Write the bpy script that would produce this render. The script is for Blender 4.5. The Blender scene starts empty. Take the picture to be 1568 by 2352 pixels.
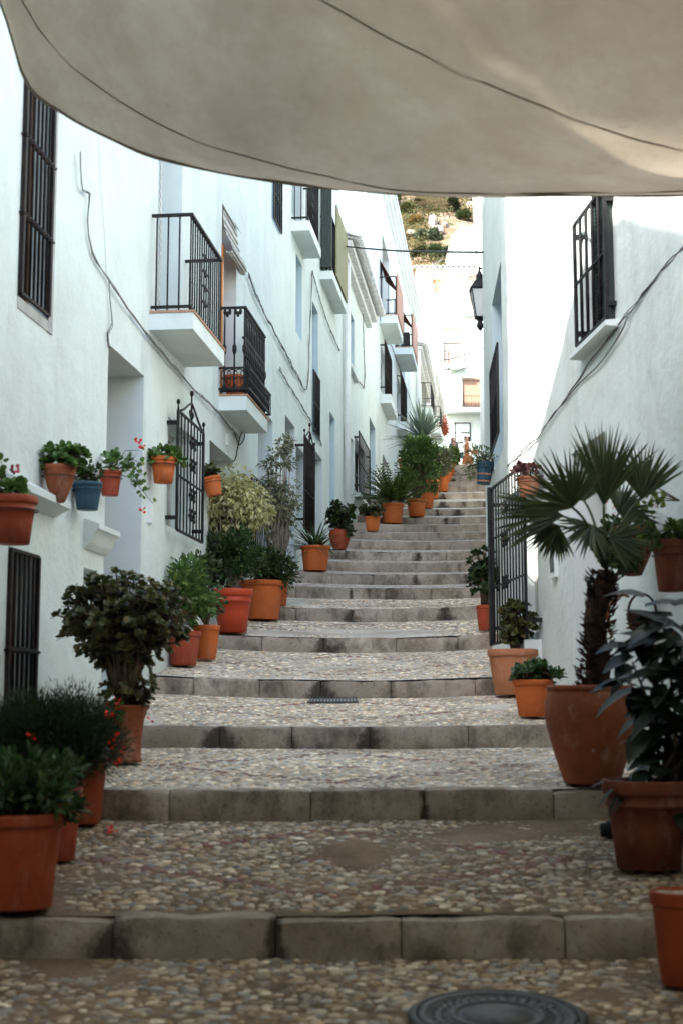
import bpy, math, random
from mathutils import Vector, noise
random.seed(7)
R=random.random
def U(a,b): return a+(b-a)*random.random()
SC=bpy.context.scene; COL=SC.collection
# ------------------------------------------------------------------ camera model (eye at the origin, y = into the street)
F=3200.0; CX=784.0; CY=1176.0; HOR=1600.0
PITCH=math.atan((HOR-CY)/F); CP=math.cos(PITCH); SP=math.sin(PITCH)
def ray(x,y):
    u=(x-CX)/F; v=(CY-y)/F
    return (u, CP-v*SP, SP+v*CP)
def at(x,y,d):
    r=ray(x,y); t=d/r[1]; return Vector((r[0]*t,d,r[2]*t))
class Wall:
    def __init__(s,X0,S,sign):
        s.X0=X0; s.S=S; n=math.hypot(1,S); s.N=(sign/n,-sign*S/n); s.T=(S/n,1/n)
    def pt(s,d,o,z): return Vector((s.X0+s.S*d+o*s.N[0], d+o*s.N[1], z))
    def hit(s,x,y,o=0.0):
        r=ray(x,y); t=(s.X0*s.N[0]+o)/(r[0]*s.N[0]+r[1]*s.N[1])
        return (r[1]*t-o*s.N[1], r[2]*t)
    def shifted(s,o):
        w=Wall(s.X0,s.S,1 if s.N[0]>0 else -1); w.X0=s.X0+o*math.hypot(1,s.S)*(1 if s.N[0]>0 else -1); return w
LW=Wall(-3.25,.113,1)
RW=Wall(2.95,-.087,-1)
def XL(d): return -3.25+.113*d
KINK=14.35
def XR(d):
    if d<KINK: return 2.95-.087*d
    if d<18.2: return 1.7016+.05*(d-KINK)
    if d<50: return XL(d)+3.5
    return XL(d)+2.65
# ------------------------------------------------------------------ steps
YT=[2110,1815,1668,1560,1462,1396,1348,1317,1290,1266,1242,1222,1204,1187,1168,1151,1132,1116]
DS=[6.1,8.1,10.5,13.1,15.3,17.6,19.7,21.5,23.2,25.0,26.8,28.5,30.2,32.0,33.8,35.6,37.6,39.6]
RISE=.158
STEPS=[]
for y,d in zip(YT,DS):
    zt=at(784,y,d).z; STEPS.append((d,zt-RISE*(1.0 if d<9 else 1.0),zt))
d=STEPS[-1][0]; zl=STEPS[-1][2]; n_more=15; zend=at(784,1072,68).z
for i in range(1,n_more+1):
    f=i/n_more; dd=d+(67-d)*f; zz=zl+(zend-zl)*(f**.93); STEPS.append((dd,zz-RISE,zz))
KD=.15                         # kerb depth
def tread_ends(i):             # tread i lies between step i-1 (its top) and step i (its foot); i=0 is the lowest
    if i==0:
        d1,zb,_=STEPS[0]; return (-9.0, zb-.075*(d1+9.0), d1, zb)
    d0,_,zt=STEPS[i-1]
    if i<len(STEPS):
        d1,zb,_=STEPS[i]; return (d0,zt,d1,zb)
    return (d0,zt,100.0,zt+.9)
def gz(d):
    for i in range(len(STEPS)+1):
        a=tread_ends(i)
        if a[0]<=d<=a[2]:
            return a[1]+(a[3]-a[1])*(d-a[0])/(a[2]-a[0])
    return STEPS[-1][2]
def dish(X,d):                 # treads are a little lower along the middle
    w0,w1=XL(d),XR(d); t=(X-w0)/(w1-w0); t=min(1,max(0,t))
    k=.02 if d<12 else .05
    return k*((2*t-1)**2-.35)
def ground_hit(x,y):
    r=ray(x,y); d=2.5
    while d<90:
        X=r[0]*d/r[1]; z=r[2]*d/r[1]
        if z<=gz(d)+dish(X,d): return Vector((X,d,gz(d)+dish(X,d)))
        d+=.01
    return Vector((X,d,z))
# ------------------------------------------------------------------ mesh builder
class MB:
    def __init__(s): s.v=[]; s.f=[]; s.sm=[]; s.col=None
    def add(s,vs,fs,smooth=True):
        o=len(s.v); s.v.extend([tuple(p) for p in vs]); s.f.extend([tuple(i+o for i in f) for f in fs]); s.sm.extend([smooth]*len(fs))
    def quad(s,a,b,c,d,smooth=False): s.add([a,b,c,d],[(0,1,2,3)],smooth)
    def hexa(s,p):             # eight corners: bottom ring 0-3, top ring 4-7
        s.add(p,[(0,3,2,1),(4,5,6,7),(0,1,5,4),(1,2,6,5),(2,3,7,6),(3,0,4,7)],False)
    def box(s,a,b):
        x0,y0,z0=a; x1,y1,z1=b
        s.hexa([(x0,y0,z0),(x1,y0,z0),(x1,y1,z0),(x0,y1,z0),(x0,y0,z1),(x1,y0,z1),(x1,y1,z1),(x0,y1,z1)])
    def wbox(s,W,d0,d1,o0,o1,z0,z1):
        s.hexa([W.pt(d0,o0,z0),W.pt(d1,o0,z0),W.pt(d1,o1,z0),W.pt(d0,o1,z0),W.pt(d0,o0,z1),W.pt(d1,o0,z1),W.pt(d1,o1,z1),W.pt(d0,o1,z1)])
    def tube(s,pts,rad,n=6,cap=True):
        pts=[Vector(p) for p in pts]; k=len(pts)
        if not hasattr(rad,'__len__'): rad=[rad]*k
        vs=[]; prev=None
        for i in range(k):
            t=(pts[min(i+1,k-1)]-pts[max(i-1,0)])
            if t.length<1e-9: t=Vector((0,0,1))
            t.normalize()
            if prev is None:
                a=Vector((0,0,1)) if abs(t.z)<.9 else Vector((1,0,0)); u=t.cross(a).normalized()
            else:
                u=prev-t*prev.dot(t)
                if u.length<1e-6: u=t.orthogonal()
                u.normalize()
            prev=u; w=t.cross(u)
            for j in range(n):
                an=2*math.pi*(j+.5)/n; vs.append(pts[i]+(u*math.cos(an)+w*math.sin(an))*rad[i])
        fs=[]
        for i in range(k-1):
            for j in range(n):
                a=i*n+j; b=i*n+(j+1)%n; fs.append((a,b,b+n,a+n))
        if cap: fs.append(tuple(range(n-1,-1,-1))); fs.append(tuple((k-1)*n+j for j in range(n)))
        s.add(vs,fs,n>4)
    def lathe(s,prof,n=28,c=(0,0,0),wob=0.0,sx=1,sy=1,tilt=None):
        vs=[]; ph=U(0,6)
        for (r,z) in prof:
            for j in range(n):
                an=2*math.pi*j/n; rr=r*(1+wob*math.sin(2*an+ph))
                vs.append((c[0]+rr*math.cos(an)*sx,c[1]+rr*math.sin(an)*sy,c[2]+z))
        fs=[]
        for i in range(len(prof)-1):
            for j in range(n):
                a=i*n+j; b=i*n+(j+1)%n; fs.append((a,b,b+n,a+n))
        s.add(vs,fs,True)
    def disk(s,r,z,n=28,c=(0,0,0)):
        s.add([(c[0]+r*math.cos(2*math.pi*j/n),c[1]+r*math.sin(2*math.pi*j/n),c[2]+z) for j in range(n)],[tuple(range(n))],False)
    def blob(s,c,r,seg=8,rings=5,jit=.0,frame=None):
        vs=[]; c=Vector(c)
        X,Y,Z=frame if frame else (Vector((1,0,0)),Vector((0,1,0)),Vector((0,0,1)))
        def q(th,ph,j): 
            return c+X*(r[0]*math.sin(th)*math.cos(ph)*j)+Y*(r[1]*math.sin(th)*math.sin(ph)*j)+Z*(r[2]*math.cos(th)*j)
        vs.append(q(0,0,1))
        for i in range(1,rings):
            for k in range(seg): vs.append(q(math.pi*i/rings,2*math.pi*k/seg,1+U(-jit,jit)))
        vs.append(q(math.pi,0,1)); fs=[]
        for k in range(seg): fs.append((0,1+k,1+(k+1)%seg))
        for i in range(rings-2):
            for k in range(seg):
                a=1+i*seg+k; b=1+i*seg+(k+1)%seg; fs.append((a,a+seg,b+seg,b))
        l=len(vs)-1; b0=1+(rings-2)*seg
        for k in range(seg): fs.append((b0+k,l,b0+(k+1)%seg))
        s.add(vs,fs,True)
    def leaf(s,p,dr,nr,L,W,kind=0,curl=0.0):
        t=dr.cross(nr)
        if t.length<1e-6: t=dr.orthogonal()
        t.normalize(); n=t.cross(dr).normalized()
        if kind==0:      # pointed oval folded along its rib
            m=p+dr*L*.5; q=p+dr*L-n*curl*L; e=n*(W*.22)
            a=p+dr*L*.3+e; b=p+dr*L*.68+e-n*curl*L*.4
            s.add([p,a+t*W*.5,b+t*W*.42,q,b-t*W*.42,a-t*W*.5],[(0,1,2,3),(0,3,4,5)],False)
        elif kind==1:    # round fleshy leaf
            c=p+dr*L*.55; vs=[]
            for k in range(7):
                an=2*math.pi*k/7; vs.append(c+dr*(L*.5*math.cos(an))+t*(W*.5*math.sin(an))+n*(.10*W*math.cos(an)**2+.05*W*math.sin(an)))
            s.add(vs,[tuple(range(7))],True)
        elif kind==2:    # needle
            s.add([p-t*W*.5,p+t*W*.5,p+dr*L],[(0,1,2)],False)
    def strap(s,p,dr,up,L,W,bend,seg=4,fold=.15):
        t=dr.cross(up)
        if t.length<1e-5: t=dr.orthogonal()
        t.normalize(); vs=[]; q=Vector(p); dd=Vector(dr)
        for i in range(seg+1):
            f=i/seg; w=W*(.55+.9*f if f<.4 else .91*(1-((f-.4)/.6)**1.6))
            w=max(w,W*.04); nn=t.cross(dd).normalized()
            vs+= [q+t*w*.5+nn*w*fold, q-nn*0, q-t*w*.5+nn*w*fold]
            dd=(dd-Vector((0,0,1))*bend/seg).normalized(); q=q+dd*(L/seg)
        fs=[]
        for i in range(seg):
            a=i*3; fs+=[(a,a+1,a+4,a+3),(a+1,a+2,a+5,a+4)]
        s.add(vs,fs,True)
    def build(s,name,mat,parent=None,label=None,flat=False):
        me=bpy.data.meshes.new(name); me.from_pydata(s.v,[],s.f)
        if not flat: me.polygons.foreach_set('use_smooth',s.sm)
        if s.col is not None:
            ca=me.color_attributes.new('tint','FLOAT_COLOR','POINT'); ca.data.foreach_set('color',s.col)
        me.update(); o=bpy.data.objects.new(name,me); COL.objects.link(o)
        if mat: me.materials.append(mat)
        if parent: o.parent=parent
        if label: o['label']=label
        return o
def empty(name,loc,label,cat,group=None,rz=0):
    o=bpy.data.objects.new(name,None); COL.objects.link(o); o.location=loc; o.rotation_euler=(0,0,rz); o.empty_display_size=.1
    o['label']=label; o['category']=cat
    if group: o['group']=group
    return o
def tag(o,label,cat,group=None,kind=None):
    if label: o['label']=label
    if cat: o['category']=cat
    if group: o['group']=group
    if kind: o['kind']=kind
    return o
# ------------------------------------------------------------------ materials
def nd(nt,t,**k):
    n=nt.nodes.new(t)
    for a,b in k.items(): setattr(n,a,b)
    return n
def base(name,rough=.6,spec=.3):
    m=bpy.data.materials.new(name); m.use_nodes=True; nt=m.node_tree; nt.nodes.clear()
    out=nd(nt,'ShaderNodeOutputMaterial'); b=nd(nt,'ShaderNodeBsdfPrincipled'); nt.links.new(b.outputs[0],out.inputs[0])
    b.inputs['Roughness'].default_value=rough; b.inputs['Specular IOR Level'].default_value=spec
    return m,nt,b,out
def ramp(nt,fac,stops):
    r=nd(nt,'ShaderNodeValToRGB'); e=r.color_ramp.elements
    while len(e)<len(stops): e.new(.5)
    for el,(p,c) in zip(e,stops): el.position=p; el.color=(*c,1)
    nt.links.new(fac,r.inputs[0]); return r.outputs[0]
def coords(nt,scale=(1,1,1)):
    t=nd(nt,'ShaderNodeTexCoord'); m=nd(nt,'ShaderNodeMapping'); m.inputs['Scale'].default_value=scale
    nt.links.new(t.outputs['Object'],m.inputs[0]); return m.outputs[0]
def noi(nt,vec,scale,detail=5,rough=.6,out='Fac'):
    n=nd(nt,'ShaderNodeTexNoise'); n.inputs['Scale'].default_value=scale; n.inputs['Detail'].default_value=detail; n.inputs['Roughness'].default_value=rough
    nt.links.new(vec,n.inputs['Vector']); return n.outputs[out]
def mix(nt,a,b,fac,mode='MIX'):
    m=nd(nt,'ShaderNodeMix',data_type='RGBA',blend_type=mode)
    for s,i in ((fac,0),(a,6),(b,7)):
        if isinstance(s,(int,float)): m.inputs[i].default_value=s
        elif isinstance(s,tuple): m.inputs[i].default_value=(*s,1)
        else: nt.links.new(s,m.inputs[i])
    return m.outputs[2]
def bump(nt,b,h,strength=.3,dist=.02,prev=None):
    n=nd(nt,'ShaderNodeBump'); n.inputs['Strength'].default_value=strength; n.inputs['Distance'].default_value=dist
    nt.links.new(h,n.inputs['Height'])
    if prev: nt.links.new(prev,n.inputs['Normal'])
    nt.links.new(n.outputs[0],b.inputs['Normal']); return n.outputs[0]
def island(nt):
    g=nd(nt,'ShaderNodeNewGeometry'); return g.outputs['Random Per Island']
def noisy(name,c1,c2,scale=6,rough=.6,bs=40,bst=.2,bd=.01,spec=.3,detail=6,lo=.35,hi=.65,sc=(1,1,1),metal=0):
    m,nt,b,_=base(name,rough,spec); v=coords(nt,sc)
    nt.links.new(ramp(nt,noi(nt,v,scale,detail),[(lo,c1),(hi,c2)]),b.inputs['Base Color'])
    if bst: bump(nt,b,noi(nt,v,bs,4),bst,bd)
    b.inputs['Metallic'].default_value=metal
    return m
def plaster(name,col=(.675,.735,.705),dirt=.75,flake=None):
    m,nt,b,_=base(name,.88,.15); v=coords(nt)
    big=noi(nt,v,.7,6,.65); c=mix(nt,col,tuple(x*y for x,y in zip(col,(.86,.85,.83))),ramp(nt,big,[(.42,(0,0,0)),(.7,(1,1,1))]))
    vs=coords(nt,(1.4,1.4,.16)); st=noi(nt,vs,1.6,5,.6)          # rain streaks run down
    c=mix(nt,c,tuple(x*y for x,y in zip(col,(.80,.79,.76))),ramp(nt,st,[(.55,(0,0,0)),(.76,(dirt*.8,)*3)]))
    sp=noi(nt,v,9,8,.75); c=mix(nt,c,(.36,.33,.29),ramp(nt,sp,[(.67,(0,0,0)),(.74,(.7*dirt,)*3)]))
    if flake:
        for (p,rad,cc,st0) in flake:
            g=nd(nt,'ShaderNodeTexCoord'); dm=nd(nt,'ShaderNodeVectorMath',operation='SUBTRACT'); dm.inputs[1].default_value=p
            nt.links.new(g.outputs['Object'],dm.inputs[0])
            sc=nd(nt,'ShaderNodeVectorMath',operation='MULTIPLY'); sc.inputs[1].default_value=(1/rad[0],1/rad[1],1/rad[2]); nt.links.new(dm.outputs[0],sc.inputs[0])
            ln=nd(nt,'ShaderNodeVectorMath',operation='LENGTH'); nt.links.new(sc.outputs[0],ln.inputs[0])
            a=nd(nt,'ShaderNodeMath',operation='MULTIPLY_ADD'); nt.links.new(noi(nt,v,7,8,.7),a.inputs[0]); a.inputs[1].default_value=3.2; nt.links.new(ln.outputs['Value'],a.inputs[2])
            c=mix(nt,c,cc,ramp2(nt,a.outputs[0],1.9,2.25,st0))
    nt.links.new(c,b.inputs['Base Color'])
    n1=bump(nt,b,noi(nt,v,3.0,6,.6),.7,.05)
    bump(nt,b,noi(nt,v,38,5,.65),.32,.008,n1)
    return m
def ramp2(nt,val,a,b_,st):
    m=nd(nt,'ShaderNodeMapRange'); m.inputs[1].default_value=a; m.inputs[2].default_value=b_; m.inputs[3].default_value=st; m.inputs[4].default_value=0
    nt.links.new(val,m.inputs[0]); return m.outputs[0]
def leafmat(name,c1,c2,c3=None,rough=.42,trans=.25,spec=.35):
    m,nt,b,out=base(name,rough,spec); st=[(0,c1),(.7,c2)]
    st.append((1,c3 if c3 else c2))
    c=ramp(nt,island(nt),st); v=coords(nt)
    c=mix(nt,c,tuple(x*.6 for x in c1),ramp(nt,noi(nt,v,3.2,3),[(.5,(0,0,0)),(.75,(.5,)*3)]))
    nt.links.new(c,b.inputs['Base Color'])
    t=nd(nt,'ShaderNodeBsdfTranslucent'); nt.links.new(c,t.inputs[0]); mx=nd(nt,'ShaderNodeMixShader'); mx.inputs[0].default_value=trans
    nt.links.new(b.outputs[0],mx.inputs[1]); nt.links.new(t.outputs[0],mx.inputs[2]); nt.links.new(mx.outputs[0],out.inputs[0])
    return m
def terra(name,c,lime=.35,dark=.3,rough=.75):
    m,nt,b,_=base(name,rough,.25); v=coords(nt); lime*=1.8; dark*=1.5
    col=mix(nt,c,tuple(x*.62 for x in c),ramp(nt,noi(nt,v,4,6,.65),[(.4,(0,0,0)),(.75,(dark*2,)*3)]))
    vs=coords(nt,(3,3,1.2))
    col=mix(nt,col,(.50,.38,.30),ramp(nt,noi(nt,vs,2.2,7,.7),[(.55,(0,0,0)),(.74,(lime,)*3)]))
    vr=coords(nt,(.4,.4,26)); col=mix(nt,col,tuple(x*.72 for x in c),ramp(nt,noi(nt,vr,1.5,3),[(.55,(0,0,0)),(.7,(.35,)*3)]))
    nt.links.new(col,b.inputs['Base Color']); col=mix(nt,col,(.62,.52,.44),ramp(nt,noi(nt,v,19,7,.75),[(.62,(0,0,0)),(.72,(lime*.9,)*3)])); col=mix(nt,col,(.05,.03,.02),ramp(nt,noi(nt,v,13,6,.7),[(.64,(0,0,0)),(.72,(dark*.8,)*3)])); nt.links.new(col,b.inputs['Base Color']); bump(nt,b,noi(nt,v,40,6,.65),.3,.008)
    return m
M={}
M['plaster']=plaster('white plaster')
_p=RW.pt(9.35,0,2.85); _q=RW.pt(9.55,0,2.45); _w=RW.pt(9.45,0,3.2)
M['plaster_l']=plaster('old plaster',(.665,.718,.69),1.3)
M['plaster_r']=plaster('flaking plaster',(.66,.712,.682),1.15,[(_w,(.55,.55,.75),(.60,.57,.53),.6),(_p,(.30,.34,.42),(.36,.20,.10),.8),(_q,(.16,.16,.2),(.40,.17,.06),.9)])
M['reveal']=noisy('reveal plaster',(.63,.69,.675),(.68,.735,.72),1.5,.88,30,.25,.006,.15)
M['reveal_blue']=noisy('bluish reveal plaster',(.50,.62,.68),(.56,.68,.73),2,.88,30,.25,.006,.15)  # bluish version of the reveal plaster
M['slab']=noisy('balcony plaster',(.61,.66,.64),(.695,.745,.72),2.5,.88,26,.3,.008,.15)
M['iron']=noisy('black iron',(.006,.007,.008),(.018,.016,.015),14,.55,90,.25,.003,.25)
M['rust_iron']=noisy('rusty iron',(.007,.006,.006),(.028,.017,.012),9,.65,80,.35,.003,.22)
M['dark']=noisy('dark room',(.008,.008,.009),(.02,.02,.02),3,.9,10,0)
M['glass']=noisy('window glass',(.015,.018,.02),(.03,.035,.038),2,.08,10,0,spec=.6)
M['wood']=noisy('brown wood',(.075,.035,.018),(.15,.07,.033),6,.55,30,.3,.004,sc=(9,9,.7))
M['orange_wood']=noisy('orange varnished wood',(.42,.13,.025),(.56,.20,.045),6,.4,30,.2,.003,sc=(9,9,.7))
M['green_wood']=noisy('green painted shutter',(.014,.022,.02),(.03,.042,.036),6,.5,30,.2,.003,sc=(6,6,1))
M['brown_shutter']=noisy('brown roller shutter',(.27,.155,.10),(.36,.22,.15),3,.6,40,.2,.004,sc=(8,8,.5))
M['pink_shutter']=noisy('faded shutter',(.52,.40,.35),(.60,.48,.42),3,.6,40,.2,.004,sc=(8,8,.5))
M['mat_red']=noisy('reddish cane mat',(.40,.20,.14),(.52,.30,.22),5,.8,60,.4,.006,sc=(30,30,.6))
M['mat_cane']=noisy('cane mat',(.16,.155,.085),(.33,.31,.18),5,.8,60,.4,.006,sc=(26,26,.5))
M['blind']=noisy('grey blind',(.40,.39,.36),(.55,.54,.50),4,.6,50,.2,.004)
M['tile_white']=noisy('whitewashed tile',(.55,.53,.50),(.76,.755,.74),7,.85,40,.3,.008)
M['tile']=noisy('clay tile',(.34,.16,.09),(.50,.30,.20),6,.85,40,.3,.008)
M['cable']=noisy('grey cable',(.05,.05,.052),(.28,.28,.27),5,.6,30,0)
M['cable_dark']=noisy('black cable',(.02,.02,.021),(.05,.05,.05),5,.6,30,0)
M['pipe']=noisy('white pipe',(.68,.69,.69),(.77,.78,.78),3,.5,30,.1)
M['soil']=noisy('soil',(.02,.013,.009),(.06,.04,.026),30,.95,60,.8,.02)
M['pebble']=noisy('pale pebbles',(.30,.25,.19),(.52,.47,.38),12,.75,60,.2,.004)
M['t_orange']=terra('orange clay',(.56,.132,.031),.14,.2)
M['t_red']=terra('red clay',(.33,.055,.022),.10,.22,.55)
M['t_plain']=terra('weathered clay',(.30,.085,.034),.32,.42)
M['t_pale']=terra('pale clay',(.44,.175,.085),.45,.25)
M['t_deep']=terra('deep red orange clay',(.34,.060,.017),.12,.32,.6)
M['t_dark']=terra('dark clay',(.17,.046,.022),.15,.35)
M['t_blue']=terra('blue glaze',(.030,.085,.125),.06,.3,.4)
M['t_redplastic']=terra('red plastic',(.46,.055,.018),.03,.12,.45)
M['bark']=noisy('bark',(.045,.028,.018),(.14,.095,.06),9,.9,40,.6,.01)
M['bark_pale']=noisy('pale bark',(.16,.12,.085),(.28,.23,.17),9,.9,40,.5,.008)
M['fibre']=noisy('palm fibre',(.018,.010,.007),(.085,.042,.024),12,.92,50,.8,.02)
M['g_dark']=leafmat('dark leaves',(.022,.044,.013),(.046,.082,.022),(.10,.14,.042))
M['g_mid']=leafmat('mid green leaves',(.055,.12,.026),(.11,.205,.048),(.24,.32,.085))
M['g_gloss']=leafmat('glossy leaves',(.026,.062,.018),(.05,.11,.030),(.13,.19,.06),.28)
M['g_olive']=leafmat('jade leaves',(.05,.06,.018),(.095,.105,.032),(.19,.14,.055),.4)
M['g_var']=leafmat('cream variegated leaves',(.30,.30,.10),(.58,.54,.27),(.78,.73,.45),.5,.35)
M['g_airy']=leafmat('small dull leaves',(.08,.10,.045),(.20,.21,.11),(.42,.38,.24),.5)
M['g_palm']=leafmat('palm leaves',(.032,.050,.015),(.060,.085,.026),(.12,.135,.05),.45,.2,.3)
M['g_yucca']=leafmat('grey green blades',(.075,.115,.08),(.14,.20,.14),(.26,.30,.20),.4,.15)
M['g_fern']=leafmat('fern leaves',(.045,.085,.018),(.085,.15,.028),(.18,.23,.05))
M['g_needle']=leafmat('feathery leaves',(.012,.030,.012),(.026,.052,.018),(.05,.085,.03),.6)
M['g_rubber']=leafmat('rubber plant leaves',(.006,.014,.007),(.012,.024,.012),(.02,.034,.016),.4,.04,.2)
M['g_lime']=leafmat('lime green leaves',(.08,.13,.02),(.18,.25,.04),(.30,.33,.08))
M['g_red']=leafmat('dark red leaves',(.10,.035,.035),(.20,.08,.075),(.33,.17,.15))
M['f_red']=noisy('red petals',(.70,.016,.010),(.80,.035,.018),20,.5,30,0)
M['f_pink']=noisy('pink petals',(.45,.06,.09),(.58,.12,.15),20,.5,30,0)
M['f_coral']=leafmat('coral blossoms',(.45,.10,.06),(.62,.17,.10),(.70,.30,.20))
# ================================================================== THE STREET
def ramp3(nt,val,a,b_,st):
    m=nd(nt,'ShaderNodeMapRange'); m.inputs[1].default_value=a; m.inputs[2].default_value=b_; m.inputs[3].default_value=0; m.inputs[4].default_value=st
    nt.links.new(val,m.inputs[0]); return m.outputs[0]
def stone_mat():
    m,nt,b,_=base('kerb limestone',.85,.2); v=coords(nt); isl=island(nt)
    c=ramp(nt,noi(nt,v,2.6,8,.7),[(.3,(.17,.125,.085)),(.5,(.36,.295,.225)),(.72,(.54,.475,.385))])
    c=mix(nt,c,(.27,.22,.17),ramp(nt,isl,[(0,(0,0,0)),(1,(.7,)*3)]))
    c=mix(nt,c,(.055,.04,.03),ramp(nt,noi(nt,coords(nt,(1,1,.6)),2.1,7,.72),[(.5,(0,0,0)),(.66,(.85,)*3)]))
    c=mix(nt,c,(.10,.075,.055),ramp(nt,noi(nt,v,34,4,.7),[(.56,(0,0,0)),(.7,(.7,)*3)]))
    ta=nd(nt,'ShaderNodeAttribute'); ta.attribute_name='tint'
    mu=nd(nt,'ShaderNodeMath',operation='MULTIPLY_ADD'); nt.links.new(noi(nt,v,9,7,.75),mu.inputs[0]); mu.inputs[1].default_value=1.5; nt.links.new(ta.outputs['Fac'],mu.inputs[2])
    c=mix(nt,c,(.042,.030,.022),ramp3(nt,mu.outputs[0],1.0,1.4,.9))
    nt.links.new(c,b.inputs['Base Color'])
    n1=bump(nt,b,noi(nt,v,11,6,.65),.6,.02); bump(nt,b,noi(nt,v,60,4,.7),.4,.006,n1); return m
M['kerb']=stone_mat()
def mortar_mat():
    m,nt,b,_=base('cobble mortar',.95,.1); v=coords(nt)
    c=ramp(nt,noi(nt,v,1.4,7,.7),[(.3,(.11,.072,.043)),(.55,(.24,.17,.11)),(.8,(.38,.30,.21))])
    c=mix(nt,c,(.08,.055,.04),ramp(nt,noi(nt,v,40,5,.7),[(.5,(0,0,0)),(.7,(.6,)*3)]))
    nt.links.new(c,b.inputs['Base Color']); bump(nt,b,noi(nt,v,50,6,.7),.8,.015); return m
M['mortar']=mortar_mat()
M['mortar_pale']=noisy('pale cobble mortar',(.37,.315,.245),(.62,.565,.475),1.6,.95,50,.8,.015,.1)
def pebble_mat():
    m,nt,b,_=base('river pebbles',.62,.35); v=coords(nt)
    at_=nd(nt,'ShaderNodeAttribute'); at_.attribute_name='tint'
    c=mix(nt,at_.outputs['Color'],(.15,.10,.065),ramp(nt,noi(nt,v,22,6,.75),[(.45,(0,0,0)),(.75,(.75,)*3)]))
    c=mix(nt,c,(.20,.145,.10),ramp(nt,noi(nt,v,.9,5,.6),[(.5,(0,0,0)),(.68,(.6,)*3)]))
    nt.links.new(c,b.inputs['Base Color']); bump(nt,b,noi(nt,v,70,4,.7),.3,.004); return m
M['cobble']=pebble_mat()
def far_cobble():
    m,nt,b,_=base('small cobbles',.85,.2); v=coords(nt)
    vo=nd(nt,'ShaderNodeTexVoronoi'); vo.inputs['Scale'].default_value=15; nt.links.new(v,vo.inputs['Vector'])
    c=mix(nt,ramp(nt,vo.outputs['Color'],[(.0,(.40,.36,.30)),(.5,(.57,.53,.46)),(1,(.68,.655,.59))]),(.13,.10,.08),ramp(nt,vo.outputs['Distance'],[(.4,(0,0,0)),(.62,(.8,)*3)]))
    c=mix(nt,c,(.20,.15,.11),ramp(nt,noi(nt,v,1.1,5),[(.5,(0,0,0)),(.72,(.6,)*3)]))
    nt.links.new(c,b.inputs['Base Color']); i=nd(nt,'ShaderNodeMath',operation='MULTIPLY'); i.inputs[1].default_value=-1
    nt.links.new(vo.outputs['Distance'],i.inputs[0]); bump(nt,b,i.outputs[0],.7,.02); return m
M['far_cobble']=far_cobble()
_mh=ground_hit(1142,2343); MANHOLE=(_mh.x,_mh.y)
GRATE=(ground_hit(765,1609).x,ground_hit(765,1609).y)
def diamond(X,d,i):            # rhombus of red stones set into each tread
    a=tread_ends(i); d0=a[0]+KD; d1=a[2]; c=(d0+d1)/2; xc=(XL(c)+XR(c))/2
    hw=1.22; hd=(d1-d0)*.36; q=abs(X-xc)/hw+abs(d-c)/hd
    return abs(q-1)<.085 or q<.12
def kerb(i,d,zb,zt):
    m=MB(); m.col=[]; X=XL(d)-.15; xr=XR(d)+.15; k=0; sR=(.9,.1)
    nv=6 if d<20 else 3
    while X<xr:
        L=U(.48,.85); x1=min(X+L,xr)
        if xr-x1<.25: x1=xr
        off=U(-.012,.012); up=U(-.009,.009); g=.003
        prof=[(0.0,-.25),(0.0,.12*(zt-zb)),(.004,.80*(zt-zb)),(.018,.985*(zt-zb)),(.045,zt-zb),(KD-.01,zt-zb+.004),(KD,-.02)]
        vs=[]; ns=nv*2+1; sL=sR; sR=(U(.2,1.1) if R()<.48 else 0,U(.02,.22)); st_=[]
        for s in range(ns):
            f=s/(ns-1); xx=X+g+(x1-X-2*g)*f; e=min(f,1-f)*(x1-X)
            inn=.016*max(0,1-e/.03)
            for (dy,dz) in prof:
                n=noise.noise(Vector((xx*5+i*7,dy*9,dz*9+i)))*.014+noise.noise(Vector((xx*17+i*3,dy*20,dz*20)))*.008
                yy=d+dy+off*(1 if dy<.1 else 0)+ (inn+n if dy<.03 else 0); zz=zb+dz+dish(xx,d)+up+ (n*.7-inn*.5 if dz>.09 else 0)
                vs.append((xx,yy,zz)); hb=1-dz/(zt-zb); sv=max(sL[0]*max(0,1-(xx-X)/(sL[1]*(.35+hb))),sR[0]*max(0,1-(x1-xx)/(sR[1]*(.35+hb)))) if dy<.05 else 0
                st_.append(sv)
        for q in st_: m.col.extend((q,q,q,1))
        p=len(prof); fs=[]
        for s in range(ns-1):
            for q in range(p-1):
                a=s*p+q; fs.append((a,a+p,a+p+1,a+1))
        fs.append(tuple(range(p))); fs.append(tuple((ns-1)*p+q for q in range(p-1,-1,-1)))
        m.add(vs,fs,True); X=x1; k+=1
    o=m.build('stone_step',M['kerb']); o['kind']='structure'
    o.data.set_sharp_from_angle(angle=math.radians(50))
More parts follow.
